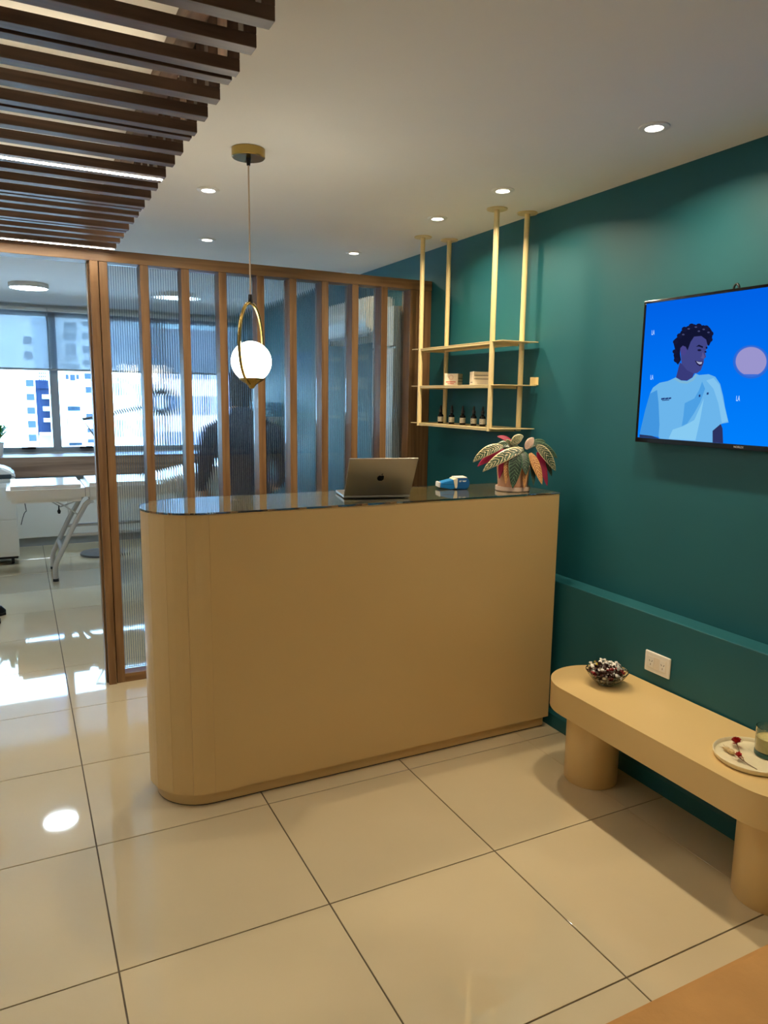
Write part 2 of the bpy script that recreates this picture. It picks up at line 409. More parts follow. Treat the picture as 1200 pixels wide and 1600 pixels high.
M_globe = mat('opal_globe', srgb(250, 244, 230), 0.2, emit=(1, 0.93, 0.76, 1), estr=30.0)
bm = bmesh.new(); bmesh.ops.create_uvsphere(bm, u_segments=36, v_segments=24, radius=0.074)
for v in bm.verts: v.co.z += GZ
mesh_obj('globe', bm, M_globe, pl, True)
bm = bmesh.new(); lathe(bm, [(0, -0.100), (0.008, -0.098), (0.018, -0.084), (0.046, -0.066), (0.0475, -0.060), (0.040, -0.064), (0, -0.078)], 36)
for v in bm.verts: v.co.z += GZ
sm(mesh_obj('globe_cup', bm, M_brass, pl))

# ------------------------------------------------------------------ ceiling-hung shelf
sh = thing('hanging_shelf', 'cream metal three-tier shelf hung from the ceiling on four poles', 'shelf', (0, 0, 0))
rods = [(1.876, 1.178), (2.040, 1.172), (1.876, 0.490), (2.043, 0.482)]
for x, y in rods:
    bm = bmesh.new(); tube(bm, [(x, y, 1.352), (x, y, CZ-0.004)], 0.0127, 20); p = sm(mesh_obj('pole', bm, M_shelfm, sh))
    bm = bmesh.new(); lathe(bm, [(0, -0.006), (0.046, -0.006), (0.048, -0.004), (0.048, -0.0004), (0, -0.0004)], 32, (x, y, CZ)); sm(mesh_obj('flange', bm, M_shelfm, p))
SHZ = [1.775, 1.572, 1.366]
for z in SHZ:
    bm = bmesh.new(); box(bm, 1.868, 2.078, 0.40, 1.262, z-0.002, z+0.002, 0.0008)
    s = mesh_obj('shelf_plate', bm, M_shelfm, sh)
    bm = bmesh.new(); box(bm, 1.869, 1.872, 0.505, 1.163, z-0.012, z-0.0021); box(bm, 2.03, 2.033, 0.505, 1.163, z-0.012, z-0.0021)
    box(bm, 1.885, 2.028, 0.490, 0.493, z-0.016, z-0.0021); box(bm, 1.885, 2.028, 1.170, 1.173, z-0.016, z-0.0021)
    mesh_obj('shelf_rail', bm, M_shelfm, s)
bm = bmesh.new(); box(bm, 2.06, XW-0.001, 0.425, 0.429, 1.5745, 1.612, 0.001); box(bm, XW-0.004, XW-0.001, 0.405, 0.45, 1.5745, 1.612, 0.001)
mesh_obj('wall_bracket', bm, M_shelfm, sh)

# bottles on the lowest shelf
M_bottle = mat('dark_glass', srgb(16, 13, 14), 0.1); M_label = mat('cream_label', srgb(225, 214, 190), 0.6); M_ink = mat('print_ink', srgb(60, 54, 50), 0.6); M_red = mat('red_print', srgb(190, 40, 30), 0.5)
by = [1.075, 0.960, 0.850, 0.745, 0.664]
blab = ['dark dropper bottle nearest the partition, first in the row on the lowest shelf', 'dark dropper bottle second in the row from the partition on the lowest shelf', 'dark dropper bottle in the middle of the row of five on the lowest shelf', 'dark dropper bottle fourth in the row from the partition on the lowest shelf', 'dark dropper bottle beside the outer front pole, last in the row on the lowest shelf']
bz = SHZ[2]+0.0022
def bottle(y, lab):
    t = thing('dropper_bottle', lab, 'bottle', (1.955, y, bz), R(random.uniform(-8, 8)), 'dropper bottles on the lowest shelf')
    bm = bmesh.new(); lathe(bm, [(0, 0), (0.0145, 0), (0.0155, 0.0015), (0.0155, 0.044), (0.012, 0.050), (0.0075, 0.054), (0.0075, 0.060), (0, 0.060)], 24); sm(mesh_obj('bottle_body', bm, M_bottle, t))
    bm = bmesh.new(); lathe(bm, [(0, 0.0602), (0.0095, 0.0602), (0.0095, 0.074), (0.007, 0.077), (0, 0.077)], 20); sm(mesh_obj('bottle_cap', bm, M_black, t))
    bm = bmesh.new(); lathe(bm, [(0, 0.0772), (0.006, 0.0772), (0.0058, 0.090), (0.003, 0.100), (0, 0.101)], 16); sm(mesh_obj('dropper_bulb', bm, M_black, t))
    bm = bmesh.new(); lathe(bm, [(0.0157, 0.010), (0.0157, 0.037)], 24); l = sm(mesh_obj('paper_label', bm, M_label, t))
    bm = bmesh.new()
    for zz, ww in ((0.030, 0.5), (0.022, 0.35), (0.018, 0.3)):
        for s in (-1,):
            n = 4; q = [PI+0.35-ww/2+ww*i/n for i in range(n+1)]
            lo = [bm.verts.new((0.0159*math.cos(a), 0.0159*math.sin(a), zz)) for a in q]; hi = [bm.verts.new((0.0159*math.cos(a), 0.0159*math.sin(a), zz+0.002)) for a in q]
            for i in range(n): bm.faces.new((lo[i], lo[i+1], hi[i+1], hi[i]))
    mesh_obj('label_print', bm, M_ink, l)
for y, l in zip(by, blab): bottle(y, l)
M_card = mat('cream_card', srgb(238, 226, 204), 0.55)
def carton(loc, rz, lx, ly, lz, lab, kind):
    t = thing('product_box', lab, 'box', loc, rz, 'product boxes on the middle shelf')
    bm = bmesh.new(); box(bm, -lx/2, lx/2, -ly/2, ly/2, 0, lz, 0.001); mesh_obj('carton', bm, M_card, t)
    bx('lid_edge', -lx/2-0.0006, lx/2+0.0006, -ly/2-0.0006, ly/2+0.0006, lz*0.80, lz*0.802, M_ink, t)
    if kind == 0:
        bx('red_stripe', -lx/2+0.008, lx/2-0.012, -ly/2-0.0009, -ly/2, 0.016, 0.020, M_red, t)
        bx('red_stripe', -lx/2+0.018, lx/2-0.022, -ly/2-0.0009, -ly/2, 0.007, 0.010, M_red, t)
        bm = bmesh.new(); pts = [(0.011*math.cos(2*PI*i/24), -ly/2-0.0006, 0.042+0.011*math.sin(2*PI*i/24)) for i in range(24)]; tube(bm, pts+[pts[0]], 0.0006, 5, False); mesh_obj('round_emblem', bm, M_red, t)
        for zz in (0.036, 0.02): bx('dark_stripe', lx/2, lx/2+0.0009, -ly/2+0.004, ly/2-0.004, zz, zz+0.003, M_ink, t)
    else:
        for zz in (0.046, 0.029): bx('dark_stripe', -lx/2+0.006, lx/2-0.004, -ly/2-0.0009, -ly/2, zz, zz+0.003, M_ink, t)
        bx('dark_stripe', -lx/2-0.0009, -lx/2, -ly/2+0.005, ly/2-0.02, 0.012, 0.015, M_ink, t)
    return t
carton((1.945, 0.935, SHZ[1]+0.0022), R(-52), 0.075, 0.075, 0.062, 'cream carton with red stripes standing on the middle shelf', 0)
carton((1.945, 0.690, SHZ[1]+0.0022), R(-18), 0.085, 0.06, 0.066, 'cream carton with brown printed lines, beside the outer front pole', 1)

# ------------------------------------------------------------------ reception counter
CX, CYc, CR, CXR = 0.42, 0.265, 0.20, 1.968
ct = thing('reception_counter', 'tall beige lacquered reception counter with a rounded end and glass top', 'counter', (0, 0, 0))
def capsule(r, x_right, n=24, cx=CX, cyy=CYc):
    pts = [(cx+r*math.cos(PI/2+PI*i/n), cyy+r*math.sin(PI/2+PI*i/n)) for i in range(n+1)]
    return pts+[(x_right, cyy-r), (x_right, cyy+r)]
bm = bmesh.new(); prism(bm, capsule(CR-0.025, CXR-0.01), 0.004, 0.055); sm(mesh_obj('plinth', bm, M_counter, ct), 30)
bm = bmesh.new(); prism(bm, capsule(CR-0.026, CXR-0.012), 0.0, 0.004); mesh_obj('plinth_gasket', bm, M_black, ct)
CT = 1.092
bm = bmesh.new(); prism(bm, capsule(CR-0.02, CXR-0.019), 0.055, CT-0.001); sm(mesh_obj('carcass', bm, M_counter, ct), 30)
bx('front_panel', CX, CXR, CYc-CR, CYc-CR+0.018, 0.055, CT, M_counter, ct, 0.0006)
bx('back_panel', CX, CXR, CYc+CR-0.018, CYc+CR, 0.055, CT, M_counter, ct, 0.0006)
bx('side_panel', CXR-0.018, CXR, CYc-CR+0.0182, CYc+CR-0.0182, 0.055, CT, M_counter, ct, 0.0006)
NF = 8
for i in range(NF):
    a0 = PI/2+PI*i/NF+0.0015; a1 = PI/2+PI*(i+1)/NF-0.0015
    q = [(CX+r*math.cos(a), CYc+r*math.sin(a)) for r, a in ((CR, a0), (CR, (2*a0+a1)/3), (CR, (a0+2*a1)/3), (CR, a1), (CR-0.017, a1), (CR-0.017, a0))]
    m_ = 0.55   # mostly flat strips, a little bowed
    def bow(k):
        p = Vector(q[k]); ch = Vector(q[0])+(Vector(q[3])-Vector(q[0]))*(k/3.0); v = ch+(p-ch)*m_; return (v.x, v.y)
    q = [q[0], bow(1), bow(2), q[3], q[4], q[5]]
    bm = bmesh.new(); prism(bm, q, 0.055, CT)
    mesh_obj('curved_strip', bm, M_counter, ct)
bm = bmesh.new(); prism(bm, capsule(CR-0.001, CXR), CT, CT+0.004); mesh_obj('top_board', bm, M_counter, ct)
bm = bmesh.new(); prism(bm, capsule(CR+0.003, CXR+0.002, 40), CT+0.0045, CT+0.0115); gt = mesh_obj('glass_top', bm, mat('counter_glass', (0.90, 0.97, 0.93, 1), 0.0, trans=1.0, ior=1.5), ct); gt['label'] = 'clear glass top with green edge'
TZ = CT+0.012

# ------------------------------------------------------------------ laptop
lp = thing('laptop', 'open grey aluminium laptop on the counter with its lid towards the bench', 'laptop', (0.990, 0.205, TZ), R(-13))
LW, LD = 0.274, 0.19
bm = bmesh.new(); box(bm, 0, LW, 0.0, LD, 0.002, 0.0135, 0.003); mesh_obj('base', bm, M_alu, lp)
kb = bx('keyboard_well', 0.02, LW-0.02, 0.02, 0.115, 0.0136, 0.0139, M_black, lp)
k0 = None
for r_ in range(5):
    for c in range(13):
        loc = (0.024+c*0.0176, 0.023+r_*0.0183, 0.0139)
        if k0 is None: k0 = bx('key', 0, 0.0150, 0, 0.0155, 0, 0.0012, M_black, kb); k0.location = loc
        else: dup(k0, loc)
bx('trackpad', 0.09, 0.185, 0.122, 0.184, 0.0136, 0.0139, M_alu, lp)
for x in (0.02, LW-0.04):
    for y in (0.012, LD-0.03): bx('rubber_foot', x, x+0.02, y, y+0.015, 0.0, 0.002, M_black, lp)
lid = bpy.data.objects.new('lid', None)
bm = bmesh.new(); box(bm, 0, LW, -0.005, 0.0, 0.0, 0.196, 0.0022); lid = mesh_obj('lid', bm, M_alu, lp, loc=(0, 0.004, 0.0142)); lid.rotation_euler = (R(36), 0, 0)
bx('screen', 0.006, LW-0.006, 0.0001, 0.0006, 0.008, 0.189, M_blackg, lid)
bm = bmesh.new(); tube(bm, [(0.03, 0.003, 0.0125), (LW-0.03, 0.003, 0.0125)], 0.003, 10); mesh_obj('hinge', bm, M_black, lp)
# fruit emblem on the lid: outline with a bite and a leaf
def emblem_pts():
    pts = []
    for i in range(64):
        a = 2*PI*i/64; rr = 1.0+0.06*math.cos(2*a)*-1
        x = 0.92*math.cos(a)*(1+0.10*math.sin(a)); z = 1.0*math.sin(a)
        if math.sin(a) > 0: z -= 0.22*math.exp(-(math.cos(a)/0.28)**2)
        else: z += 0.12*math.exp(-(math.cos(a)/0.25)**2)
        d = math.hypot(x-1.18, z-0.18)
        if d < 0.55: k = 0.55/max(d, 1e-4); x, z = 1.18+(x-1.18)*k, 0.18+(z-0.18)*k
        pts.append((x, z))
    return pts
bm = bmesh.new(); sc = 0.0155; c = (LW/2, 0.095)
def flat(bm, pts, y):
    vs = [bm.verts.new((p[0], y, p[1])) for p in pts]; f = bm.faces.new(vs); return f
flat(bm, [(c[0]+x*sc, c[1]+z*sc) for x, z in emblem_pts()], -0.0053)
lf = [(0.02, 1.02), (0.05, 1.28), (0.18, 1.48), (0.42, 1.58), (0.40, 1.34), (0.27, 1.12)]
flat(bm, [(c[0]+x*sc, c[1]+z*sc) for x, z in lf], -0.0053)
bmesh.ops.triangulate(bm, faces=bm.faces)
mesh_obj('lid_emblem', bm, mat('dark_mirror', srgb(44, 38, 32), 0.15, metal=0.6), lid)

# ------------------------------------------------------------------ card terminal
tm = thing('card_terminal', 'blue and white handheld card terminal lying on the counter glass', 'card terminal', (1.590, 0.345, TZ), R(-16)); tm.scale = (0.84, 0.84, 0.84)
M_blue = mat('terminal_blue', srgb(36, 132, 200), 0.3); M_blue2 = mat('terminal_blue_dark', srgb(28, 96, 160), 0.3)
def side_prism(bm, prof, y0, y1):
    a = [bm.verts.new((x, y0, z)) for x, z in prof]; b = [bm.verts.new((x, y1, z)) for x, z in prof]; n = len(prof)
    bm.faces.new(a); bm.faces.new(b[::-1])
    for i in range(n): bm.faces.new((a[i], b[i], b[(i+1) % n], a[(i+1) % n]))
    bmesh.ops.recalc_face_normals(bm, faces=bm.faces)
bm = bmesh.new(); side_prism(bm, [(-0.082, 0.010), (-0.078, 0.034), (-0.005, 0.052), (0.0, 0.004), (-0.02, 0.0)], -0.04, 0.04)
bmesh.ops.bevel(bm, geom=list(bm.edges), offset=0.003, segments=2, affect='EDGES'); mesh_obj('keypad_body', bm, M_blue, tm)
bm = bmesh.new(); side_prism(bm, [(0.004, 0.0), (-0.001, 0.056), (0.066, 0.060), (0.078, 0.044), (0.080, 0.02), (0.066, 0.0)], -0.043, 0.043)
bmesh.ops.bevel(bm, geom=list(bm.edges), offset=0.004, segments=2, affect='EDGES'); mesh_obj('printer_housing', bm, M_blue2, tm)
bm = bmesh.new(); side_prism(bm, [(-0.012, 0.053), (0.005, 0.059), (0.012, 0.058), (0.010, 0.010), (0.004, 0.004), (-0.002, 0.008)], -0.0455, 0.0455)
bmesh.ops.bevel(bm, geom=list(bm.edges), offset=0.002, segments=2, affect='EDGES'); mesh_obj('cream_band', bm, mat('terminal_cream', srgb(245, 232, 205), 0.4), tm)
bm = bmesh.new(); side_prism(bm, [(0.0, 0.0595), (0.0, 0.0625), (0.063, 0.0645), (0.066, 0.0600)], -0.040, 0.040); mesh_obj('top_plate', bm, M_white, tm)
bm = bmesh.new(); side_prism(bm, [(-0.090, 0.012), (-0.088, 0.036), (-0.079, 0.037), (-0.083, 0.010)], -0.034, 0.034); mesh_obj('end_cap', bm, M_white, tm)
bm = bmesh.new()
for x0, x1, z in ((0.020, 0.034, 0.044), (0.038, 0.060, 0.044), (0.020, 0.030, 0.039), (0.040, 0.056, 0.040)): box(bm, x0, x1, -0.0437, -0.0429, z, z+0.003)
mesh_obj('white_print', bm, M_white, tm)
bm = bmesh.new(); box(bm, -0.070, -0.006, -0.0408, -0.040, 0.026, 0.0275); mesh_obj('seam', bm, M_black, tm)

# ------------------------------------------------------------------ potted plant
def leaf_mat(name, dark, light, amount):
    m = bpy.data.materials.new(name); m.use_nodes = True; nt = m.node_tree; b = nt.nodes['Principled BSDF']
    uv = nt.nodes.new('ShaderNodeUVMap'); uv.uv_map = 'UVMap'; sp = nt.nodes.new('ShaderNodeSeparateXYZ'); nt.links.new(uv.outputs[0], sp.inputs[0])
    def mth(op, a=None, b_=None, va=0, vb=0):
        n = nt.nodes.new('ShaderNodeMath'); n.operation = op
        if a is not None: nt.links.new(a, n.inputs[0])
        else: n.inputs[0].default_value = va
        if b_ is not None: nt.links.new(b_, n.inputs[1])
        else: n.inputs[1].default_value = vb
        return n.outputs[0]
    au = mth('ABSOLUTE', sp.outputs[0])
    ph = mth('SUBTRACT', mth('MULTIPLY', sp.outputs[1], vb=70.0), mth('MULTIPLY', au, vb=11.0))
    nz = nt.nodes.new('ShaderNodeTexNoise'); nz.inputs['Scale'].default_value = 60; tc = nt.nodes.new('ShaderNodeTexCoord'); nt.links.new(tc.outputs['Object'], nz.inputs['Vector'])
    st = mth('ADD', mth('SINE', mth('ADD', ph, mth('MULTIPLY', nz.outputs['Fac'], vb=9.0))), mth('MULTIPLY', nz.outputs['Fac'], vb=1.2))
    edge = mth('GREATER_THAN', au, vb=0.86); s2 = mth('GREATER_THAN', st, vb=amount); fac = mth('MAXIMUM', edge, s2)
    mx = nt.nodes.new('ShaderNodeMixRGB'); mx.inputs[1].default_value = dark; mx.inputs[2].default_value = light
    nt.links.new(fac, mx.inputs[0]); nt.links.new(mx.outputs[0], b.inputs['Base Color']); b.inputs['Roughness'].default_value = 0.35
    MATS[name] = m; return m
L_A = leaf_mat('leaf_green_cream', srgb(36, 62, 40), srgb(206, 192, 152), 1.28)
L_B = leaf_mat('leaf_dark', srgb(24, 46, 34), srgb(90, 116, 88), 1.25)
L_C = leaf_mat('leaf_peach', srgb(160, 104, 56), srgb(222, 170, 104), 0.9)
L_P = leaf_mat('leaf_pink', srgb(196, 158, 136), srgb(236, 214, 196), 0.8)
L_M = mat('leaf_underside_magenta', srgb(150, 30, 66), 0.4, noise=0.15, nscale=30)
pp = thing('potted_plant', 'small potted plant with cream-striped and magenta leaves on the counter end', 'potted plant', (1.812, 0.200, TZ))
bm = bmesh.new(); lathe(bm, [(0, 0.0), (0.074, 0.0), (0.077, 0.003), (0.077, 0.020), (0.070, 0.020), (0.069, 0.006), (0, 0.006)], 40); sm(mesh_obj('saucer', bm, mat('saucer_glaze', srgb(226, 196, 172), 0.35), pp))
bm = bmesh.new(); lathe(bm, [(0, 0.0062), (0.062, 0.0062), (0.066, 0.02), (0.073, 0.098), (0.075, 0.110), (0.070, 0.110), (0.067, 0.092), (0, 0.092)], 40); sm(mesh_obj('pot', bm, mat('pot_terracotta', srgb(214, 160, 124), 0.5, noise=0.08, nscale=14), pp))
bm = bmesh.new(); lathe(bm, [(0, 0.0925), (0.066, 0.0925), (0.06, 0.099), (0, 0.102)], 24); mesh_obj('soil', bm, mat('soil', srgb(52, 38, 30), 0.9, noise=0.3, nscale=80, bump=0.6), pp)
RV = Vector((r0.x, r0.y, 0)); TV = Vector((-math.sin(YAW), -math.cos(YAW), 0))
def PP(px, py, tow):   # photo point -> plant-local, 'tow' metres towards the room from the pot axis
    base = Vector((1.812, 0.200, TZ)); d = pix(px, py); n = TV; t = ((base+TV*tow)-CAM).dot(n)/d.dot(n)
    return CAM+d*t-base
def leaf(base, tip, w, m, arch=0.03, facing=0.6, under=L_M):
    base = Vector(base); tip = Vector(tip); mid = (base+tip)/2+Vector((0, 0, arch)); N = 10; U = 4
    nref = (TV*facing+Vector((0, 0, 1))*(1-facing)).normalized()
    bm = bmesh.new(); uvl = bm.loops.layers.uv.new('UVMap'); top = []; bot = []
    for i in range(N+1):
        v = i/N; p = base*(1-v)**2+mid*2*v*(1-v)+tip*v*v; tg = ((mid-base)*(1-v)+(tip-mid)*v).normalized()
        s = tg.cross(nref).normalized(); nn = s.cross(tg).normalized()
        hw = w/2*(max(0.0, math.sin(PI*min(1, v*0.97+0.03)**0.85))**0.75)+0.0012
        rt_ = []; rb = []
        for k in range(-U//2, U//2+1):
            u = k/(U/2); q = p+s*u*hw+nn*(0.18*hw*abs(u))
            rt_.append((bm.verts.new(q), u, v)); rb.append((bm.verts.new(q-nn*0.0009), u, v))
        top.append(rt_); bot.append(rb)
    for rows, mi, fl_ in ((top, 0, False), (bot, 1, True)):
        for i in range(N):
            for k in range(U):
                q = [rows[i][k], rows[i][k+1], rows[i+1][k+1], rows[i+1][k]]
                if not fl_: q = q[::-1]
                f = bm.faces.new([a[0] for a in q]); f.material_index = mi; f.smooth = True
                for lpp, a in zip(f.loops, q): lpp[uvl].uv = (a[1], a[2])
    ring_t = [r_[0] for r_ in top]+[r_[-1] for r_ in top[::-1]]; ring_b = [r_[0] for r_ in bot]+[r_[-1] for r_ in bot[::-1]]
    n = len(ring_t)
    for i in range(n):
        j = (i+1) % n
        try: bm.faces.new((ring_t[i][0], ring_t[j][0], ring_b[j][0], ring_b[i][0])).material_index = 1
        except Exception: pass
    bmesh.ops.recalc_face_normals(bm, faces=bm.faces)
    return mesh_obj('leaf', bm, [m, under], pp)
LV = [((786, 698), (739, 722), 0.055, L_A, 0.03, 0.03, 0.04), ((790, 704), (746, 729), 0.045, L_M, 0.02, 0.02, 0.03), ((818, 702), (754, 737), 0.062, L_A, 0.03, 0.05, 0.08),
      ((802, 694), (777, 682), 0.028, L_M, 0.015, 0.0, -0.01), ((800, 696), (818, 682), 0.048, L_A, 0.02, 0.01, 0.01), ((808, 706), (801, 763), 0.072, L_B, 0.03, 0.06, 0.10),
      ((814, 706), (822, 742), 0.060, L_B, 0.03, 0.05, 0.09), ((828, 708), (847, 757), 0.045, L_C, 0.02, 0.05, 0.09), ((840, 706), (855, 759), 0.040, L_M, 0.02, 0.03, 0.06),
      ((838, 697), (868, 736), 0.058, L_A, 0.03, 0.05, 0.05), ((834, 692), (871, 716), 0.046, L_B, 0.02, 0.0, 0.0), ((822, 702), (834, 684), 0.042, L_P, 0.01, 0.02, 0.03),
      ((830, 708), (834, 759), 0.030, L_B, 0.02, 0.04, 0.075), ((794, 712), (790, 756), 0.036, L_C, 0.02, 0.05, 0.088), ((822, 712), (819, 763), 0.030, L_C, 0.02, 0.05, 0.088),
      ((788, 712), (780, 748), 0.034, L_M, 0.02, 0.04, 0.06), ((800, 700), (790, 690), 0.03, L_A, 0.02, 0.0, 0.03), ((826, 700), (852, 690), 0.04, L_B, 0.02, -0.02, -0.05),
      ((810, 700), (770, 700), 0.05, L_B, 0.03, -0.03, -0.06), ((846, 704), (862, 744), 0.04, L_B, 0.02, 0.02, 0.03)]
for b_, t_, w, m, arch, tb, tt in LV: leaf(PP(*b_, tb), PP(*t_, tt), w*0.8, m, arch)
for k in range(6):
    a = 2*PI*k/6; bm = bmesh.new(); tube(bm, [(0.012*math.cos(a), 0.012*math.sin(a), 0.098), (0.024*math.cos(a), 0.024*math.sin(a), 0.15), (0.04*math.cos(a), 0.04*math.sin(a), 0.185)], [0.003, 0.0025, 0.002], 6); mesh_obj('stem', bm, L_M, pp)

# ------------------------------------------------------------------ television
TX = 2.048
tvc = Vector((TX, -0.76, 1.617))
tv = thing('television', 'flat black wall television showing a young man in a white shirt', 'television', tvc)
TY0, TY1, TZ0_, TZ1_ = -0.482, 0.482, -0.271, 0.271        # local y (positive = towards partition)
bm = bmesh.new(); box(bm, 0.004, 0.034, TY0+0.003, TY1-0.003, TZ0_+0.003, TZ1_-0.003, 0.004); mesh_obj('back_shell', bm, M_black, tv)
bx('wall_mount', 0.034, XW-TX-0.001, -0.12, 0.12, -0.1, 0.1, M_black, tv)
bx('bezel', -0.002, 0.01, TY0, TY1, TZ1_-0.010, TZ1_, M_blackg, tv, 0.001); bx('bezel', -0.002, 0.01, TY0, TY1, TZ0_, TZ0_+0.018, M_blackg, tv, 0.001)
bx('bezel', -0.002, 0.01, TY0, TY0+0.010, TZ0_+0.0181, TZ1_-0.0101, M_blackg, tv, 0.001); bx('bezel', -0.002, 0.01, TY1-0.010, TY1, TZ0_+0.0181, TZ1_-0.0101, M_blackg, tv, 0.001)
bm = bmesh.new(); pts = [(0.02, 0.093+0.011*math.cos(a), TZ1_+0.002+0.016*math.sin(a)) for a in [PI*i/10 for i in range(11)]]; tube(bm, pts, 0.004, 8); mesh_obj('hanging_loop', bm, M_black, tv)
# screen: blue sky picture
m = bpy.data.materials.new('screen_picture'); m.use_nodes = True; nt = m.node_tree; nt.nodes.remove(nt.nodes['Principled BSDF'])
tc = nt.nodes.new('ShaderNodeTexCoord'); sp = nt.nodes.new('ShaderNodeSeparateXYZ'); nt.links.new(tc.outputs['Object'], sp.inputs[0])
mr = nt.nodes.new('ShaderNodeMapRange'); mr.inputs[1].default_value = -0.25; mr.inputs[2].default_value = 0.27; nt.links.new(sp.outputs[2], mr.inputs[0])
cr = nt.nodes.new('ShaderNodeValToRGB'); cr.color_ramp.elements[0].color = (0.0, 0.22, 1.0, 1); cr.color_ramp.elements[1].color = (0.0, 0.12, 0.80, 1)
nt.links.new(mr.outputs[0], cr.inputs[0]); em = nt.nodes.new('ShaderNodeEmission'); em.inputs[1].default_value = 0.85; nt.links.new(cr.outputs[0], em.inputs[0])
nt.links.new(em.outputs[0], nt.nodes['Material Output'].inputs[0])
scr = bx('screen', 0.0, 0.0038, TY0+0.0101, TY1-0.0101, TZ0_+0.0182, TZ1_-0.0102, m, tv)
def tvp(cx, cyy):      # crop pixel of the television -> local (y, z)
    p = onx(980+cx*0.18755, 420+cyy*0.18755, TX); return (p.y-tvc.y, p.z-tvc.z)
def pic(name, pts, col, layer, s=0.62, label=None):
    bm = bmesh.new(); vs = [bm.verts.new((-0.0002*layer,)+tvp(*q)) for q in pts]
    f = bm.faces.new(vs); f.normal_update()
    if f.normal.x > 0: f.normal_flip()
    bmesh.ops.triangulate(bm, faces=bm.faces)
    for v in bm.verts: v.co.z = max(v.co.z, TZ0_+0.0185)
    nm = 'pic_%d_%d_%d' % tuple(int(c*999) for c in col[:3])
    return mesh_obj(name, bm, emis(nm, col, s), scr)
def blob(cx, cyy, rx, ry, n=28): return [(cx+rx*math.cos(2*PI*i/n), cyy+ry*math.sin(2*PI*i/n)) for i in range(n)]
pic('pictured_moon_halo', blob(1033, 775, 152, 140), (0.03, 0.20, 0.95, 1), 1)
pic('pictured_moon_halo', blob(1033, 772, 138, 128), (0.07, 0.22, 0.95, 1), 2)
moon = [(1033+128*math.cos(2*PI*i/40), min(878, 772+120*math.sin(2*PI*i/40))) for i in range(40)]
pic('pictured_moon', moon, (0.45, 0.42, 0.86, 1), 3)
shirt = [(104, 1378), (150, 1180), (190, 1040), (215, 990), (270, 950), (340, 935), (405, 905), (450, 930), (500, 934), (545, 905), (570, 872), (600, 885), (680, 878), (735, 900), (775, 960), (800, 1060), (815, 1150), (845, 1280), (790, 1290), (712, 1350), (712, 1448), (270, 1420), (262, 1400), (104, 1378)][:-1]
pic('pictured_shirt', shirt, (0.16, 0.50, 0.90, 1), 2, 0.8)
pic('pictured_shirt_shade', [(104, 1378), (150, 1180), (190, 1040), (250, 1010), (262, 1120), (270, 1300), (262, 1400)], (0.06, 0.33, 0.80, 1), 3, 0.8)
pic('pictured_shirt_shade', [(480, 1120), (560, 1080), (600, 1010), (625, 940), (650, 1000), (610, 1110), (560, 1200), (500, 1290), (455, 1310), (470, 1220)], (0.08, 0.38, 0.84, 1), 3, 0.8)
pic('pictured_shirt_light', [(345, 1418), (380, 1340), (470, 1310), (560, 1260), (610, 1150), (640, 1080), (610, 1250), (570, 1430)], (0.26, 0.64, 0.96, 1), 4, 0.8)
pic('pictured_shirt_light', [(660, 930), (720, 910), (770, 970), (795, 1080), (840, 1270), (790, 1285), (760, 1120), (720, 1000)], (0.24, 0.60, 0.95, 1), 3, 0.8)
pic('pictured_arm', [(712, 1350), (780, 1292), (795, 1330), (800, 1455), (712, 1448)], (0.035, 0.045, 0.16, 1), 3)
pic('pictured_arm', [(104, 1380), (200, 1390), (262, 1410), (262, 1422), (104, 1408)], (0.03, 0.05, 0.14, 1), 3)
pic('pictured_neck', [(440, 780), (408, 905), (450, 930), (500, 932), (545, 905), (560, 868), (520, 840)], (0.055, 0.06, 0.27, 1), 4)
pic('pictured_collar', [(405, 905), (450, 932), (500, 938), (548, 910), (572, 872), (582, 890), (555, 930), (500, 958), (445, 952), (390, 920)], (0.28, 0.66, 0.97, 1), 5)
pic('pictured_face', [(440, 640), (470, 600), (540, 560), (640, 560), (668, 600), (668, 660), (650, 690), (658, 735), (640, 752), (640, 780), (615, 845), (585, 868), (555, 872), (500, 845), (455, 790)], (0.075, 0.085, 0.34, 1), 5)
pic('pictured_ear', blob(470, 680, 26, 42, 16), (0.09, 0.08, 0.36, 1), 6)
hair = [(395, 590), (430, 560), (450, 520), (500, 480), (560, 462), (600, 475), (640, 470), (690, 490), (715, 530), (708, 590), (685, 640), (672, 640), (660, 590), (620, 560), (560, 565), (530, 610), (505, 680), (490, 650), (465, 640), (445, 660), (442, 710), (450, 760), (425, 800), (400, 770), (388, 720), (400, 670), (390, 630)]
pic('pictured_hair', hair, (0.008, 0.010, 0.045, 1), 7)
for cx, cyy, r_ in ((405, 610, 22), (400, 690, 20), (412, 760, 22), (440, 560, 24), (480, 505, 24), (540, 480, 26), (600, 480, 26), (660, 495, 26), (700, 540, 22), (695, 590, 20)):
    pic('pictured_curl', blob(cx, cyy, r_, r_*0.95, 12), (0.010, 0.012, 0.055, 1), 8)
for cx, cyy in ((515, 500), (575, 486), (640, 505), (470, 548), (600, 520), (680, 530)):
    pic('pictured_hair_shine', blob(cx, cyy, 11, 7, 8), (0.08, 0.09, 0.24, 1), 9)
pic('pictured_eyebrow', [(575, 650), (600, 632), (635, 648), (632, 660), (600, 648)], (0.008, 0.01, 0.05, 1), 8)
pic('pictured_eyebrow', [(655, 652), (670, 648), (672, 664), (660, 668)], (0.008, 0.01, 0.05, 1), 8)
pic('pictured_eye', blob(604, 678, 17, 9, 12), (0.012, 0.012, 0.06, 1), 8); pic('pictured_eye', blob(655, 692, 9, 8, 10), (0.012, 0.012, 0.06, 1), 8)
pic('pictured_nose', [(632, 690), (650, 735), (640, 752), (612, 740), (622, 735)], (0.13, 0.13, 0.42, 1), 8)
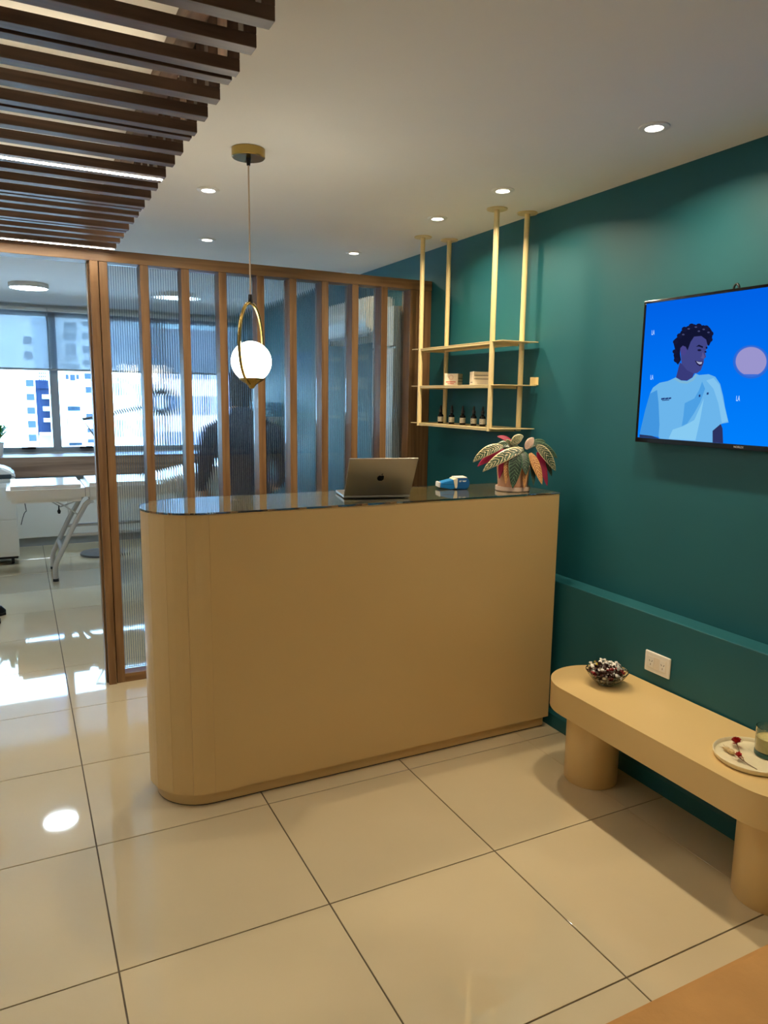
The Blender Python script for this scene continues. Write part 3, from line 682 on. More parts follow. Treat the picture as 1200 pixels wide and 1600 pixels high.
pic('pictured_mouth', [(566, 765), (600, 772), (632, 770), (628, 800), (608, 812), (585, 798)], (0.02, 0.015, 0.08, 1), 8)
pic('pictured_teeth', [(578, 770), (602, 777), (628, 776), (622, 795), (604, 796), (590, 786)], (0.55, 0.6, 0.9, 1), 9)
for x0, y0_, w, h in ((285, 1078, 30, 14), (318, 1076, 26, 14), (346, 1074, 22, 13), (292, 1094, 60, 6), (598, 1050, 14, 20), (664, 1032, 16, 18)):
    pic('pictured_shirt_print', [(x0, y0_), (x0+w, y0_-4), (x0+w, y0_+h-4), (x0, y0_+h)], (0.02, 0.06, 0.26, 1), 5)
for cx, cyy, s in ((217, 533, 0.62), (207, 906, 0.55), (925, 1082, 0.66)):
    o = text_mesh('screen_text', 'LA', 0.026, emis('screen_text_white', (0.45, 0.68, 1.0, 1), 1.0), scr)
    y_, z_ = tvp(cx, cyy); o.location = (-0.0012, y_, z_); o.rotation_euler = (R(90), 0, R(-90)); o.scale = (0.5, 1.0, 1)
o = text_mesh('brand_lettering', 'NOBLEX', 0.010, mat('silver_print', srgb(190, 190, 195), 0.4), tv)
y_, z_ = tvp(930, 1497); o.location = (-0.0024, y_, TZ0_+0.009); o.rotation_euler = (R(90), 0, R(-90))

# ------------------------------------------------------------------ wall socket
so = thing('wall_socket', 'white double wall socket on the teal wall above the bench', 'socket', (XL, -0.519, 0.506))
bm = bmesh.new(); box(bm, -0.009, -0.0003, -0.061, 0.061, -0.041, 0.041, 0.004); mesh_obj('cover_plate', bm, M_white, so)
bx('socket_insert', -0.0098, -0.009, -0.045, 0.045, -0.024, 0.024, mat('socket_cream', srgb(228, 220, 206), 0.4), so)
for s in (-1, 1):
    m_ = bx('socket_module', -0.0108, -0.0098, s*0.029-0.014, s*0.029+0.014, -0.021, 0.021, M_white, so, 0.0003)
    bm = bmesh.new()
    for dy, dz, rot in ((-0.006, 0.005, 0.6), (0.006, 0.005, -0.6), (0, -0.009, 0)):
        q = [(-0.0011, -0.004), (0.0011, -0.004), (0.0011, 0.004), (-0.0011, 0.004)]
        vs = [bm.verts.new((-0.0109, s*0.029+dy+a*math.cos(rot)-b*math.sin(rot), dz+a*math.sin(rot)+b*math.cos(rot))) for a, b in q]; bm.faces.new(vs)
    mesh_obj('pin_slot', bm, M_black, m_)

# ------------------------------------------------------------------ bench
bn = thing('bench', 'beige lacquered bench with rounded ends on two thick round legs', 'bench', (0, 0, 0))
BXc, BRr = 1.814, 0.178; by0, by1 = -1.155, -0.395; BT = 0.42
outl = [(BXc+BRr*math.cos(PI*i/24), by1+BRr*math.sin(PI*i/24)) for i in range(25)]+[(BXc+BRr*math.cos(PI+PI*i/24), by0+BRr*math.sin(PI+PI*i/24)) for i in range(25)]
bm = bmesh.new(); prism(bm, outl, 0.315, BT)
es = [e for e in bm.edges if abs(e.verts[0].co.z-e.verts[1].co.z) < 1e-6]; bmesh.ops.bevel(bm, geom=es, offset=0.0025, segments=2, affect='EDGES')
sm(mesh_obj('seat', bm, M_bench, bn), 30)
for y in (-0.365, -1.150):
    bm = bmesh.new(); lathe(bm, [(0, 0.0), (0.102, 0.0), (0.104, 0.003), (0.104, 0.3148), (0, 0.3148)], 48, (1.835, y, 0)); sm(mesh_obj('leg', bm, M_bench, bn), 40)

# glass bowl with sweets
bc = Vector((1.83, -0.425, BT))
bw = thing('glass_bowl', 'small cut-glass bowl full of wrapped sweets on the bench end', 'bowl', bc)
bm = bmesh.new(); seg = 32
prof = [(0, 0.001), (0.030, 0.001), (0.034, 0.004), (0.052, 0.018), (0.068, 0.036), (0.078, 0.052), (0.081, 0.055), (0.077, 0.0555), (0.066, 0.040), (0.050, 0.023), (0.033, 0.009), (0, 0.006)]
lathe(bm, prof, seg)
for v in bm.verts:
    r_ = math.hypot(v.co.x, v.co.y)
    if 0.034 < r_ < 0.08:
        a = math.atan2(v.co.y, v.co.x); k = 1+0.022*math.cos(16*a); v.co.x *= k; v.co.y *= k
mesh_obj('bowl_shell', bm, mat('bowl_glass', (0.95, 0.96, 0.92, 1), 0.02, trans=1.0, ior=1.45), bw)
cols = [('sweet_white', srgb(240, 236, 230)), ('sweet_brown', srgb(52, 28, 22)), ('sweet_silver', srgb(196, 194, 190)), ('sweet_red', srgb(120, 24, 28)), ('sweet_yellow', srgb(226, 196, 60))]
cm = [mat(n, c, 0.25, metal=0.2 if 'silver' in n else 0) for n, c in cols]
clab = ['white wrapped sweet in the glass bowl', 'dark brown wrapped sweet in the glass bowl', 'silver wrapped sweet in the glass bowl', 'dark red wrapped sweet in the glass bowl', 'yellow wrapped sweet in the glass bowl']
sw0 = {}
def sweet(i, loc, rot):
    if i not in sw0:
        bm = bmesh.new(); bmesh.ops.create_uvsphere(bm, u_segments=10, v_segments=6, radius=1.0)
        for v in bm.verts: v.co = Vector((v.co.x*0.0108, v.co.y*0.0078, v.co.z*0.0070))
        for s in (-1, 1):
            c0 = bm.verts.new((s*0.0100, 0, 0)); ring = [bm.verts.new((s*(0.0180+0.0014*(k % 2)), 0.0085*math.cos(2*PI*k/8), 0.0055*math.sin(2*PI*k/8))) for k in range(8)]
            for k in range(8): bm.faces.new((c0, ring[k], ring[(k+1) % 8]))
        o = mesh_obj('wrapped_sweet', bm, cm[i]); sw0[i] = o
    else: o = dup(sw0[i])
    o.location = loc; o.rotation_euler = rot; tag(o, clab[i], 'sweet', 'wrapped sweets in the glass bowl'); return o
rg = random.Random(3)
order = [0, 1, 2, 1, 0, 1, 3, 0, 1, 2, 0, 1]
k = 0
for lay, (z, rad, n) in enumerate(((0.016, 0.024, 5), (0.028, 0.042, 11), (0.040, 0.056, 17), (0.052, 0.066, 22), (0.063, 0.060, 18), (0.072, 0.045, 10))):
    for j in range(n):
        a = 2.399*j+lay; rr = rad*math.sqrt((j+0.5)/n)
        ci = 4 if (lay == 4 and j == 7) else order[k % len(order)]; k += 1
        sweet(ci, bc+Vector((rr*math.cos(a), rr*math.sin(a), z+rg.uniform(-0.003, 0.003))), (rg.uniform(-0.5, 0.5), rg.uniform(-0.6, 0.6), rg.uniform(0, PI)))

# plate, candle, dried flowers
pc_ = Vector((1.812, -1.075, BT))
pt = thing('plate', 'cream ceramic plate with a raised rim on the bench', 'plate', pc_)
bm = bmesh.new(); lathe(bm, [(0, 0.002), (0.10, 0.002), (0.102, 0.0), (0.106, 0.0), (0.114, 0.006), (0.1165, 0.018), (0.1145, 0.0195), (0.112, 0.018), (0.109, 0.0085), (0, 0.0075)], 56); sm(mesh_obj('dish', bm, mat('cream_glaze', srgb(226, 214, 180), 0.3, noise=0.04, nscale=60), pt), 50)
PZ = BT+0.0078
cc = Vector((1.862, -1.087, PZ))
cn = thing('candle', 'scented candle in a clear glass tumbler standing on the plate', 'candle', cc)
bm = bmesh.new(); lathe(bm, [(0, 0), (0.036, 0), (0.0385, 0.003), (0.0395, 0.092), (0.0375, 0.0925), (0.0362, 0.018), (0, 0.016)], 40); sm(mesh_obj('tumbler', bm, mat('tumbler_glass', (0.93, 0.97, 0.94, 1), 0.0, trans=1.0, ior=1.45), cn), 60)
bm = bmesh.new(); lathe(bm, [(0, 0.0165), (0.0357, 0.0185), (0.0365, 0.060), (0.032, 0.058), (0, 0.057)], 36); sm(mesh_obj('wax', bm, mat('candle_wax', srgb(226, 206, 140), 0.45, noise=0.12, nscale=50), cn), 60)
bm = bmesh.new(); lathe(bm, [(0.0368, 0.0035), (0.0392, 0.004), (0.0394, 0.016), (0.0385, 0.0165)], 36); sm(mesh_obj('teal_base_band', bm, mat('teal_band', srgb(26, 74, 70), 0.3), cn))
bm = bmesh.new(); tube(bm, [(0, 0, 0.057), (0.001, 0, 0.066)], 0.0012, 6); mesh_obj('wick', bm, M_black, cn)
M_petal = mat('dried_red_petal', srgb(176, 26, 26), 0.6, noise=0.25, nscale=60); M_stem = mat('dried_stem', srgb(120, 92, 62), 0.8)
def pl_at(px, py, z=PZ): return onz(px, py, z)
def flower(lab, head, tail, r_, n):
    h = pl_at(*head); t_ = pl_at(*tail); t = thing('dried_flower', lab, 'dried flower', (h.x, h.y, PZ), 0, 'dried flowers on the plate')
    bm = bmesh.new(); tube(bm, [(0, 0, r_*0.7), ((t_.x-h.x)*0.5, (t_.y-h.y)*0.5, 0.004), (t_.x-h.x, t_.y-h.y, 0.0015)], [0.0016, 0.0013, 0.001], 6); mesh_obj('stem', bm, M_stem, t)
    p0 = None
    rr = random.Random(n)
    for i in range(n):
        bm = bmesh.new(); a = rr.uniform(0, 2*PI); e = rr.uniform(0.1, 1.3); d = Vector((math.cos(a)*math.cos(e), math.sin(a)*math.cos(e), math.sin(e)))
        s = d.cross(Vector((0.3, 0.2, 1))).normalized()
        b0 = Vector((0, 0, r_*0.7)); vs = [bm.verts.new(b0+v) for v in (d*0.001, d*r_*0.6+s*r_*0.42, d*r_+s*r_*0.15, d*r_*0.95-s*r_*0.2, d*r_*0.55-s*r_*0.42)]; bm.faces.new(vs)
        for v in bm.verts: v.co.z = max(v.co.z, 0.0008)
        r2 = bmesh.ops.extrude_face_region(bm, geom=list(bm.faces))
        for v in [g for g in r2['geom'] if isinstance(g, bmesh.types.BMVert)]: v.co += Vector((0, 0, 0.0006))
        mesh_obj('petal', bm, M_petal, t)
flower('dried red rosebud with a stem beside the candle on the plate', (1150, 1167), (1163, 1190), 0.019, 30)
flower('small dried red flower lying on a long stem near the plate rim', (1153, 1188), (1183, 1203), 0.016, 12)
h = pl_at(1139, 1177); gt_ = thing('grass_tail', 'beige fluffy dried grass tail lying on the plate', 'dried grass', (h.x, h.y, PZ), 0, None)
d1 = pl_at(1126, 1170)-pl_at(1148, 1182); d1.z = 0; d1 = d1.normalized()
bm = bmesh.new(); tube(bm, [tuple(d1*(-0.020+0.044*i/8)+Vector((0, 0, 0.0085))) for i in range(9)], [0.003, 0.0065, 0.008, 0.008, 0.0075, 0.007, 0.006, 0.0045, 0.002], 10)
mesh_obj('seed_head', bm, mat('grass_beige', srgb(206, 178, 130), 0.9, noise=0.2, nscale=120, bump=0.8, bscale=400), gt_, True)
bm = bmesh.new()
rr = random.Random(5)
for i in range(40):
    s_ = -0.018+0.040*rr.random(); a = rr.uniform(0, PI); sd = Vector((-d1.y, d1.x, 0)); b0 = d1*s_+Vector((0, 0, 0.0085)); o_ = (sd*math.cos(a)+Vector((0, 0, 1))*math.sin(a))
    tube(bm, [b0+o_*0.006, b0+o_*0.010+d1*0.010], 0.0003, 3)
mesh_obj('bristles', bm, MATS['grass_beige'], gt_)['kind'] = 'stuff'

# ------------------------------------------------------------------ tan upholstered seat at the near corner
st = thing('upholstered_pouf', 'tan suede upholstered pouf on the tiled floor facing the bench', 'pouf', (1.05, -1.965, 0))
M_tan = mat('tan_suede', srgb(190, 142, 84), 0.85, noise=0.10, nscale=9, bump=0.25, bscale=90)
bm = bmesh.new(); box(bm, -0.55, 0.55, -0.385, 0.385, 0.27, 0.42); bmesh.ops.bevel(bm, geom=list(bm.edges), offset=0.03, segments=5, affect='EDGES'); sm(mesh_obj('cushion', bm, M_tan, st), 60)
bm = bmesh.new(); box(bm, -0.53, 0.53, -0.365, 0.365, 0.06, 0.272); bmesh.ops.bevel(bm, geom=list(bm.edges), offset=0.02, segments=3, affect='EDGES'); sm(mesh_obj('base', bm, M_tan, st), 60)
bm = bmesh.new(); pts = [(-0.555, -0.39), (0.555, -0.39), (0.555, 0.39), (-0.555, 0.39)]
tube(bm, [(-0.52, 0.379, 0.27), (0.52, 0.379, 0.27)], 0.004, 6); mesh_obj('piping', bm, M_tan, st)
for x in (-0.46, 0.46):
    for y in (-0.3, 0.3):
        bm = bmesh.new(); lathe(bm, [(0, 0), (0.016, 0), (0.022, 0.062), (0, 0.062)], 16, (x, y, 0)); sm(mesh_obj('foot', bm, M_black, st))

# ================================================================== the treatment room behind the partition
# worktop under the window and its cabinets
wt = tag(bx('worktop', X0+0.002, XW-0.002, 5.27, 5.797, 0.705, 0.895, [M_wtop][0], None, 0.002), 'thick wooden worktop running under the strip window', 'worktop')
cx0 = -2.19; wdt = 0.596; n = 7
cab = None
labs = ['white base cabinet under the window worktop next to the white side wall', 'white base cabinet under the worktop, second from the white side wall', 'white base cabinet under the worktop behind the medical cart', 'white base cabinet under the worktop behind the folded bed leg', 'white base cabinet under the worktop behind the bed centre', 'white base cabinet under the worktop behind the seated person', 'white base cabinet under the window worktop in the teal corner']
for i in range(n):
    t = thing('base_cabinet', labs[i], 'cabinet', (cx0+i*0.61, 5.40, 0), 0, 'base cabinets under the window')
    bx('carcass', 0, 0.606, 0.018, 0.38, 0.085, 0.70, M_whitec, t)
    bx('door', 0.003, 0.603, 0.0, 0.017, 0.09, 0.655, M_whitec, t, 0.0015)
    bx('handle_rail', 0.0, 0.606, 0.006, 0.017, 0.66, 0.70, M_frame, t)
    bx('plinth', 0, 0.606, 0.03, 0.05, 0.0, 0.085, mat('plinth_grey', srgb(150, 152, 152), 0.4), t)

# roller blinds
mb = bpy.data.materials.new('screen_fabric'); mb.use_nodes = True; nt = mb.node_tree; b = nt.nodes['Principled BSDF']; out = nt.nodes['Material Output']
b.inputs['Base Color'].default_value = srgb(120, 126, 132); b.inputs['Roughness'].default_value = 0.9
tr = nt.nodes.new('ShaderNodeBsdfTransparent'); tr.inputs[0].default_value = (0.80, 0.86, 0.95, 1); mx = nt.nodes.new('ShaderNodeMixShader'); 
tl = nt.nodes.new('ShaderNodeBsdfTranslucent'); tl.inputs[0].default_value = srgb(118, 122, 126); mx2 = nt.nodes.new('ShaderNodeMixShader'); mx2.inputs[0].default_value = 0.5
nt.links.new(b.outputs[0], mx2.inputs[1]); nt.links.new(tl.outputs[0], mx2.inputs[2])
nt.links.new(mx2.outputs[0], mx.inputs[1]); nt.links.new(tr.outputs[0], mx.inputs[2]); mx.inputs[0].default_value = 0.042
nt.links.new(mx.outputs[0], out.inputs[0])
bl = [(-2.17, -0.85), (-0.83, 0.165), (0.175, 1.19), (1.20, 2.08)]
blab = ['half-lowered grey screen roller blind next to the white side wall', 'half-lowered grey screen roller blind in front of the plain white tower', 'half-lowered grey screen roller blind in front of the cream apartment block', 'half-lowered grey screen roller blind in the teal corner']
for (a, b_), l in zip(bl, blab):
    t = thing('roller_blind', l, 'blind', (0, YB-0.05, 0), 0, 'roller blinds on the strip window')
    bm = bmesh.new(); vs = [bm.verts.new(v) for v in ((a, 0, 1.745), (b_, 0, 1.745), (b_, 0, WZ1-0.02), (a, 0, WZ1-0.02))]; bm.faces.new(vs); mesh_obj('blind_fabric', bm, mb, t)
    bx('bottom_bar', a, b_, -0.008, 0.008, 1.725, 1.7455, M_frame, t, 0.003)
    bm = bmesh.new(); tube(bm, [(a, 0, WZ1+0.012), (b_, 0, WZ1+0.012)], 0.02, 14); sm(mesh_obj('roller_tube', bm, M_white, t))

# ceiling panel light
pn = thing('panel_light', 'round white surface-mounted ceiling light in the treatment room', 'ceiling light', (-0.01, 4.30, CZ))
bm = bmesh.new(); lathe(bm, [(0.142, -0.036), (0.150, -0.034), (0.150, -0.0004), (0.12, -0.0004), (0.12, -0.03)], 48, closed=True); sm(mesh_obj('rim', bm, M_white, pn), 40)
bm = bmesh.new(); lathe(bm, [(0, -0.035), (0.1415, -0.035), (0.1415, -0.03), (0, -0.03)], 48); mesh_obj('diffuser', bm, emis('panel_diffuser', (0.74, 0.90, 1, 1), 48.0), pn)
pn2 = thing('panel_light', 'round ceiling light seen through the reeded glass above the seated person', 'ceiling light', (1.15, 4.25, CZ))
for o in list(pn.children): dup(o, None, pn2)

# massage bed
bed = thing('treatment_bed', 'white vinyl folding treatment bed on angled steel legs', 'treatment bed', (0, 0, 0))
def pad(name, x0, x1, z0, z1, lift=0.0, tilt=0.0):
    bm = bmesh.new(); box(bm, x0, x1, 3.80, 4.42, z0, z1); bmesh.ops.bevel(bm, geom=list(bm.edges), offset=0.03, segments=4, affect='EDGES')
    o = sm(mesh_obj(name, bm, M_vinyl, bed), 70); return o
pad('leg_cushion', -0.265, 0.300, 0.650, 0.785); pad('seat_cushion', 0.304, 0.86, 0.650, 0.792)
bm = bmesh.new(); prism(bm, [(0.865, 0.655), (1.55, 0.80), (1.545, 0.93), (0.865, 0.79)], -4.42, -3.80)
for v in bm.verts: v.co = Vector((v.co.x, -v.co.z, v.co.y))
bmesh.ops.recalc_face_normals(bm, faces=bm.faces); bmesh.ops.bevel(bm, geom=list(bm.edges), offset=0.025, segments=3, affect='EDGES'); sm(mesh_obj('back_cushion', bm, M_vinyl, bed), 70)
def leg(pts): 
    bm = bmesh.new(); tube(bm, pts, 0.020, 12); l = sm(mesh_obj('leg', bm, M_chrome, bed)); p = pts[0]
    bm = bmesh.new(); lathe(bm, [(0, 0), (0.023, 0), (0.022, 0.022), (0, 0.022)], 14, (p[0], p[1], 0)); mesh_obj('rubber_foot', bm, M_black, l)
for y in (3.86, 4.33):
    leg([(0.05, y, 0.008), (0.05, y, 0.11), (0.062, y, 0.155), (0.19, y, 0.42), (0.30, y, 0.615), (0.33, y, 0.64), (0.36, y, 0.647)])
    leg([(1.40, y, 0.008), (1.40, y, 0.11), (1.39, y, 0.155), (1.26, y, 0.42), (1.15, y, 0.615), (1.12, y, 0.64), (1.09, y, 0.647)])
    bm = bmesh.new(); tube(bm, [(0.165, y, 0.37), (1.285, y, 0.37)], 0.014, 10); sm(mesh_obj('stretcher', bm, M_chrome, bed))
bm = bmesh.new(); tube(bm, [(0.105, 3.86, 0.245), (0.105, 4.33, 0.245)], 0.016, 10); sm(mesh_obj('cross_bar', bm, M_chrome, bed))
bm = bmesh.new(); tube(bm, [(1.345, 3.86, 0.245), (1.345, 4.33, 0.245)], 0.016, 10); sm(mesh_obj('cross_bar', bm, M_chrome, bed))
bm = bmesh.new(); tube(bm, [(0.07, 3.95, 0.645), (0.15, 3.95, 0.60), (0.24, 3.9, 0.53)], 0.006, 8); tube(bm, [(0.02, 4.1, 0.648), (0.12, 4.0, 0.585), (0.25, 3.9, 0.648)], 0.006, 8); mesh_obj('support_strut', bm, M_chrome, bed)
bm = bmesh.new(); lathe(bm, [(0, 0.535), (0.010, 0.54), (0.014, 0.56), (0.006, 0.575), (0.004, 0.605), (0, 0.605)], 14, (0.105, 3.94, 0)); sm(mesh_obj('release_knob', bm, M_black, bed))

# medical cart with a device
crt = thing('medical_cart', 'white cabinet cart on black castors beside the bed', 'cart', (-0.46, 4.86, 0))
bx('body', -0.26, 0.255, -0.24, 0.24, 0.075, 0.72, M_whitec, crt, 0.004)
bx('base_frame', -0.25, 0.245, -0.23, 0.23, 0.055, 0.0748, M_black, crt)
for zz in (0.11, 0.41): bx('drawer_front', -0.25, 0.245, -0.248, -0.2402, zz, zz+0.285, M_whitec, crt, 0.002)
for x in (-0.2, 0.2):
    for y in (-0.18, 0.18):
        bm = bmesh.new(); tube(bm, [(x-0.012, y, 0.027), (x+0.012, y, 0.027)], 0.027, 16); sm(mesh_obj('castor', bm, M_black, crt))
dv = thing('treatment_device', 'white rounded treatment device with a dark grip on the cart', 'device', (-0.42, 4.86, 0.7205))
bm = bmesh.new(); prism(bm, [(-0.22, 0.0), (0.215, 0.0), (0.222, 0.05), (0.20, 0.095), (0.12, 0.135), (-0.05, 0.15), (-0.22, 0.145)], -0.17, 0.17)
for v in bm.verts: v.co = Vector((v.co.x, -v.co.z, v.co.y))
bmesh.ops.recalc_face_normals(bm, faces=bm.faces); bmesh.ops.bevel(bm, geom=list(bm.edges), offset=0.015, segments=3, affect='EDGES'); sm(mesh_obj('housing', bm, M_white, dv), 60)
bm = bmesh.new(); box(bm, -0.10, 0.19, -0.185, -0.169, 0.035, 0.075, 0.006); mesh_obj('grip', bm, mat('dark_slate', srgb(48, 60, 68), 0.4), dv)
cb = []
for i in range(13):
    t = i/12; cb.append((0.19+0.10*math.sin(t*2.6), -0.18+0.02*math.sin(t*5), 0.055-0.45*t+0.05*math.sin(t*9)))
bm = bmesh.new(); tube(bm, cb, 0.0035, 6); mesh_obj('cable', bm, M_cable, dv)

# leafy plant on the worktop at the left
lv = thing('leafy_plant', 'green leafy plant in a white pot standing on the window worktop', 'potted plant', (-0.36, 5.52, 0.8955))
bm = bmesh.new(); lathe(bm, [(0, 0), (0.06, 0), (0.08, 0.13), (0.072, 0.13), (0.066, 0.11), (0, 0.11)], 28); sm(mesh_obj('pot', bm, M_white, lv))
M_green = mat('bright_leaf', srgb(52, 130, 52), 0.4, noise=0.2, nscale=20)
rr = random.Random(11)
for i in range(16):
    a = 2*PI*i/16+rr.uniform(-0.2, 0.2); L = rr.uniform(0.14, 0.22); h_ = rr.uniform(0.12, 0.30); d = Vector((math.cos(a), math.sin(a), 0)); s = Vector((-math.sin(a), math.cos(a), 0))
    bm = bmesh.new(); rows = []
    for j in range(7):
        v = j/6; p = d*(0.01+L*v)+Vector((0, 0, 0.11+h_*math.sin(v*2.2)*0.75)); w = 0.022*math.sin(PI*min(1, 0.08+v*0.92))+0.0015
        rows.append([bm.verts.new(p-s*w), bm.verts.new(p+Vector((0, 0, -0.004))), bm.verts.new(p+s*w)])
    for j in range(6):
        for k_ in range(2): bm.faces.new((rows[j][k_], rows[j][k_+1], rows[j+1][k_+1], rows[j+1][k_]))
    mesh_obj('leaf', bm, M_green, lv, True)

# magnifier ring lamp seen through the glass
ml = thing('magnifier_lamp', 'grey ring magnifier lamp on a floor stand beside the bed', 'floor lamp', (0.50, 4.80, 0))
M_grey = mat('lamp_grey', srgb(96, 100, 106), 0.4)
rc = ony(252, 628, 4.70)-Vector((0.50, 4.80, 0))
bm = bmesh.new(); rp = [(rc.x+0.135*math.cos(2*PI*i/40), rc.y, rc.z+0.105*math.sin(2*PI*i/40)) for i in range(41)]; tube(bm, rp, 0.026, 12, False); bmesh.ops.remove_doubles(bm, verts=bm.verts, dist=1e-5); sm(mesh_obj('ring_head', bm, M_grey, ml))
bm = bmesh.new(); lathe(bm, [(0, 0.0), (0.2, 0.0), (0.2, 0.02), (0.03, 0.035), (0, 0.035)], 32); sm(mesh_obj('base', bm, M_grey, ml), 30)
bm = bmesh.new(); tube(bm, [(0, 0, 0.03), (0, 0, 1.08)], 0.014, 12); sm(mesh_obj('pole', bm, M_chrome, ml))
bm = bmesh.new(); tube(bm, [(0, 0, 1.08), (-0.12, -0.02, 1.27), (rc.x-0.13, rc.y, rc.z-0.04)], 0.013, 10); sm(mesh_obj('arm', bm, M_grey, ml))

# wall air conditioner on the teal wall
ac = thing('air_conditioner', 'white wall-mounted air conditioner on the teal wall beyond the partition', 'air conditioner', (XW, 2.32, 1.88))
bm = bmesh.new(); prism(bm, [(-0.001, 0), (-0.12, 0.0), (-0.20, 0.07), (-0.21, 0.22), (-0.18, 0.27), (-0.001, 0.275)], -0.40, 0.40)
for v in bm.verts: v.co = Vector((v.co.x, v.co.z, v.co.y))
bmesh.ops.recalc_face_normals(bm, faces=bm.faces); bmesh.ops.bevel(bm, geom=list(bm.edges), offset=0.012, segments=3, affect='EDGES'); sm(mesh_obj('housing', bm, M_white, ac), 50)
bm = bmesh.new(); box(bm, -0.165, -0.158, -0.36, 0.36, 0.020, 0.05); mesh_obj('louver', bm, M_frame, ac)

# tall white cabinet near the partition on the teal side
wc = thing('tall_cabinet', 'tall white two-door cabinet against the teal wall behind the partition', 'cabinet', (1.90, 1.56, 0))
bx('carcass', 0.02, XW-1.90-0.002, 0.0, 0.27, 0, 2.05, M_whitec, wc)
bx('door', 0.0, 0.019, 0.0, 0.27, 0.08, 1.80, M_whitec, wc, 0.002); bx('door', 0.0, 0.019, 0.0, 0.27, 1.815, 2.05, M_whitec, wc, 0.002)
bx('handle', -0.012, -0.0003, 0.22, 0.24, 0.95, 1.25, M_frame, wc, 0.002)

# wall shelf with folded towels on the teal wall
ws = thing('wall_shelf', 'white wall shelf on the teal wall near the window corner', 'shelf', (XW, 4.65, 1.28))
bx('board', -0.24, -0.001, -0.5, 0.5, 0, 0.03, M_white, ws, 0.002)
for y in (-0.4, 0.4): bx('bracket', -0.2, -0.001, y-0.01, y+0.01, -0.12, -0.0003, M_white, ws)
tcol = [('pale_blue_towel', srgb(150, 200, 225)), ('white_towel', srgb(232, 230, 226)), ('cream_towel', srgb(226, 210, 176))]
for i, (nm, c) in enumerate(tcol):
    bm = bmesh.new()
    for k in range(4): box(bm, -0.22, -0.02, -0.13, 0.13, k*0.034, k*0.034+0.033, 0.012)
    o = sm(mesh_obj('folded_towel', bm, mat(nm, c, 0.9, bump=0.4, bscale=300)), 60); o.location = (XW, 4.33+0.32*i, 1.3105)
    tag(o, nm.replace('_', ' ')+' folded in layers on the white wall shelf', 'towel', 'towels on the wall shelf')

# ------------------------------------------------------------------ people
M_skin = mat('skin', srgb(206, 150, 118), 0.5); M_navy = mat('navy_cloth', srgb(30, 38, 66), 0.85, bump=0.3, bscale=200); M_hair = mat('dark_hair', srgb(28, 20, 18), 0.6, bump=0.6, bscale=250)
M_beige = mat('beige_uniform', srgb(186, 156, 128), 0.85, bump=0.2, bscale=200); M_shoe = mat('black_leather', srgb(14, 14, 18), 0.3)
def person_body(name, joints, mats, parent):
    names = list(joints); idx = {n_: i for i, n_ in enumerate(names)}
    me = bpy.data.meshes.new(name); me.from_pydata([joints[n_][0] for n_ in names], [(idx[joints[n_][2]], idx[n_]) for n_ in names if joints[n_][2]], [])
    o = bpy.data.objects.new(name, me); COL.objects.link(o)
    md = o.modifiers.new('skin', 'SKIN'); md.use_smooth_shade = True; md.branch_smoothing = 0.4
    sv = me.skin_vertices[0].data
    for n_, i in idx.items():
        rr_ = joints[n_][1]; sv[i].radius = rr_ if isinstance(rr_, tuple) else (rr_, rr_); sv[i].use_root = (joints[n_][2] is None)
    s2 = o.modifiers.new('sub', 'SUBSURF'); s2.levels = 2; s2.render_levels = 2
    dg = bpy.context.evaluated_depsgraph_get(); me2 = bpy.data.meshes.new_from_object(o.evaluated_get(dg)); bpy.data.objects.remove(o)
    me2.materials.clear()
    for m_ in mats: me2.materials.append(m_)
    P_ = {n_: Vector(joints[n_][0]) for n_ in names}
    for f in me2.polygons:
        f.use_smooth = True; c_ = f.center; best = (1e9, 0)
        for n_ in names:
            pa = joints[n_][2]
            if pa:
                a_ = P_[pa]; b2 = P_[n_]; ab = b2-a_; t_ = max(0, min(1, (c_-a_).dot(ab)/max(1e-9, ab.length_squared))); d_ = (c_-(a_+ab*t_)).length
                if d_ < best[0]: best = (d_, joints[n_][3])
        f.material_index = best[1]
    ob = bpy.data.objects.new(name, me2); link(ob); ob.parent = parent; return ob
def hand(J, side, wrist, fdir, down, mi, pre):
    """palm, four fingers and thumb from the wrist; fdir = finger direction, down = curl direction"""
    w = Vector(J[wrist][0]); f = Vector(fdir).normalized(); dn = Vector(down).normalized(); s = f.cross(dn).normalized()*side
    J[pre+'palm'] = (tuple(w+f*0.05), (0.020, 0.034), wrist, mi)
    for k, (off, ln) in enumerate(((-0.027, 0.066), (-0.009, 0.076), (0.009, 0.072), (0.027, 0.056))):
        b0 = w+f*0.085+s*off; p1 = b0+f*ln*0.5+dn*0.008; p2 = p1+f*ln*0.36+dn*0.022
        J[pre+'k%d' % k] = (tuple(b0), 0.0095, pre+'palm', mi); J[pre+'m%d' % k] = (tuple(p1), 0.0085, pre+'k%d' % k, mi); J[pre+'t%d' % k] = (tuple(p2), 0.0072, pre+'m%d' % k, mi)
    t0 = w+f*0.035-s*0.036+dn*0.008
    J[pre+'th0'] = (tuple(t0), 0.011, pre+'palm', mi); J[pre+'th1'] = (tuple(t0+f*0.03-s*0.018+dn*0.008), 0.0098, pre+'th0', mi); J[pre+'th2'] = (tuple(t0+f*0.056-s*0.016+dn*0.016), 0.0082, pre+'th1', mi)
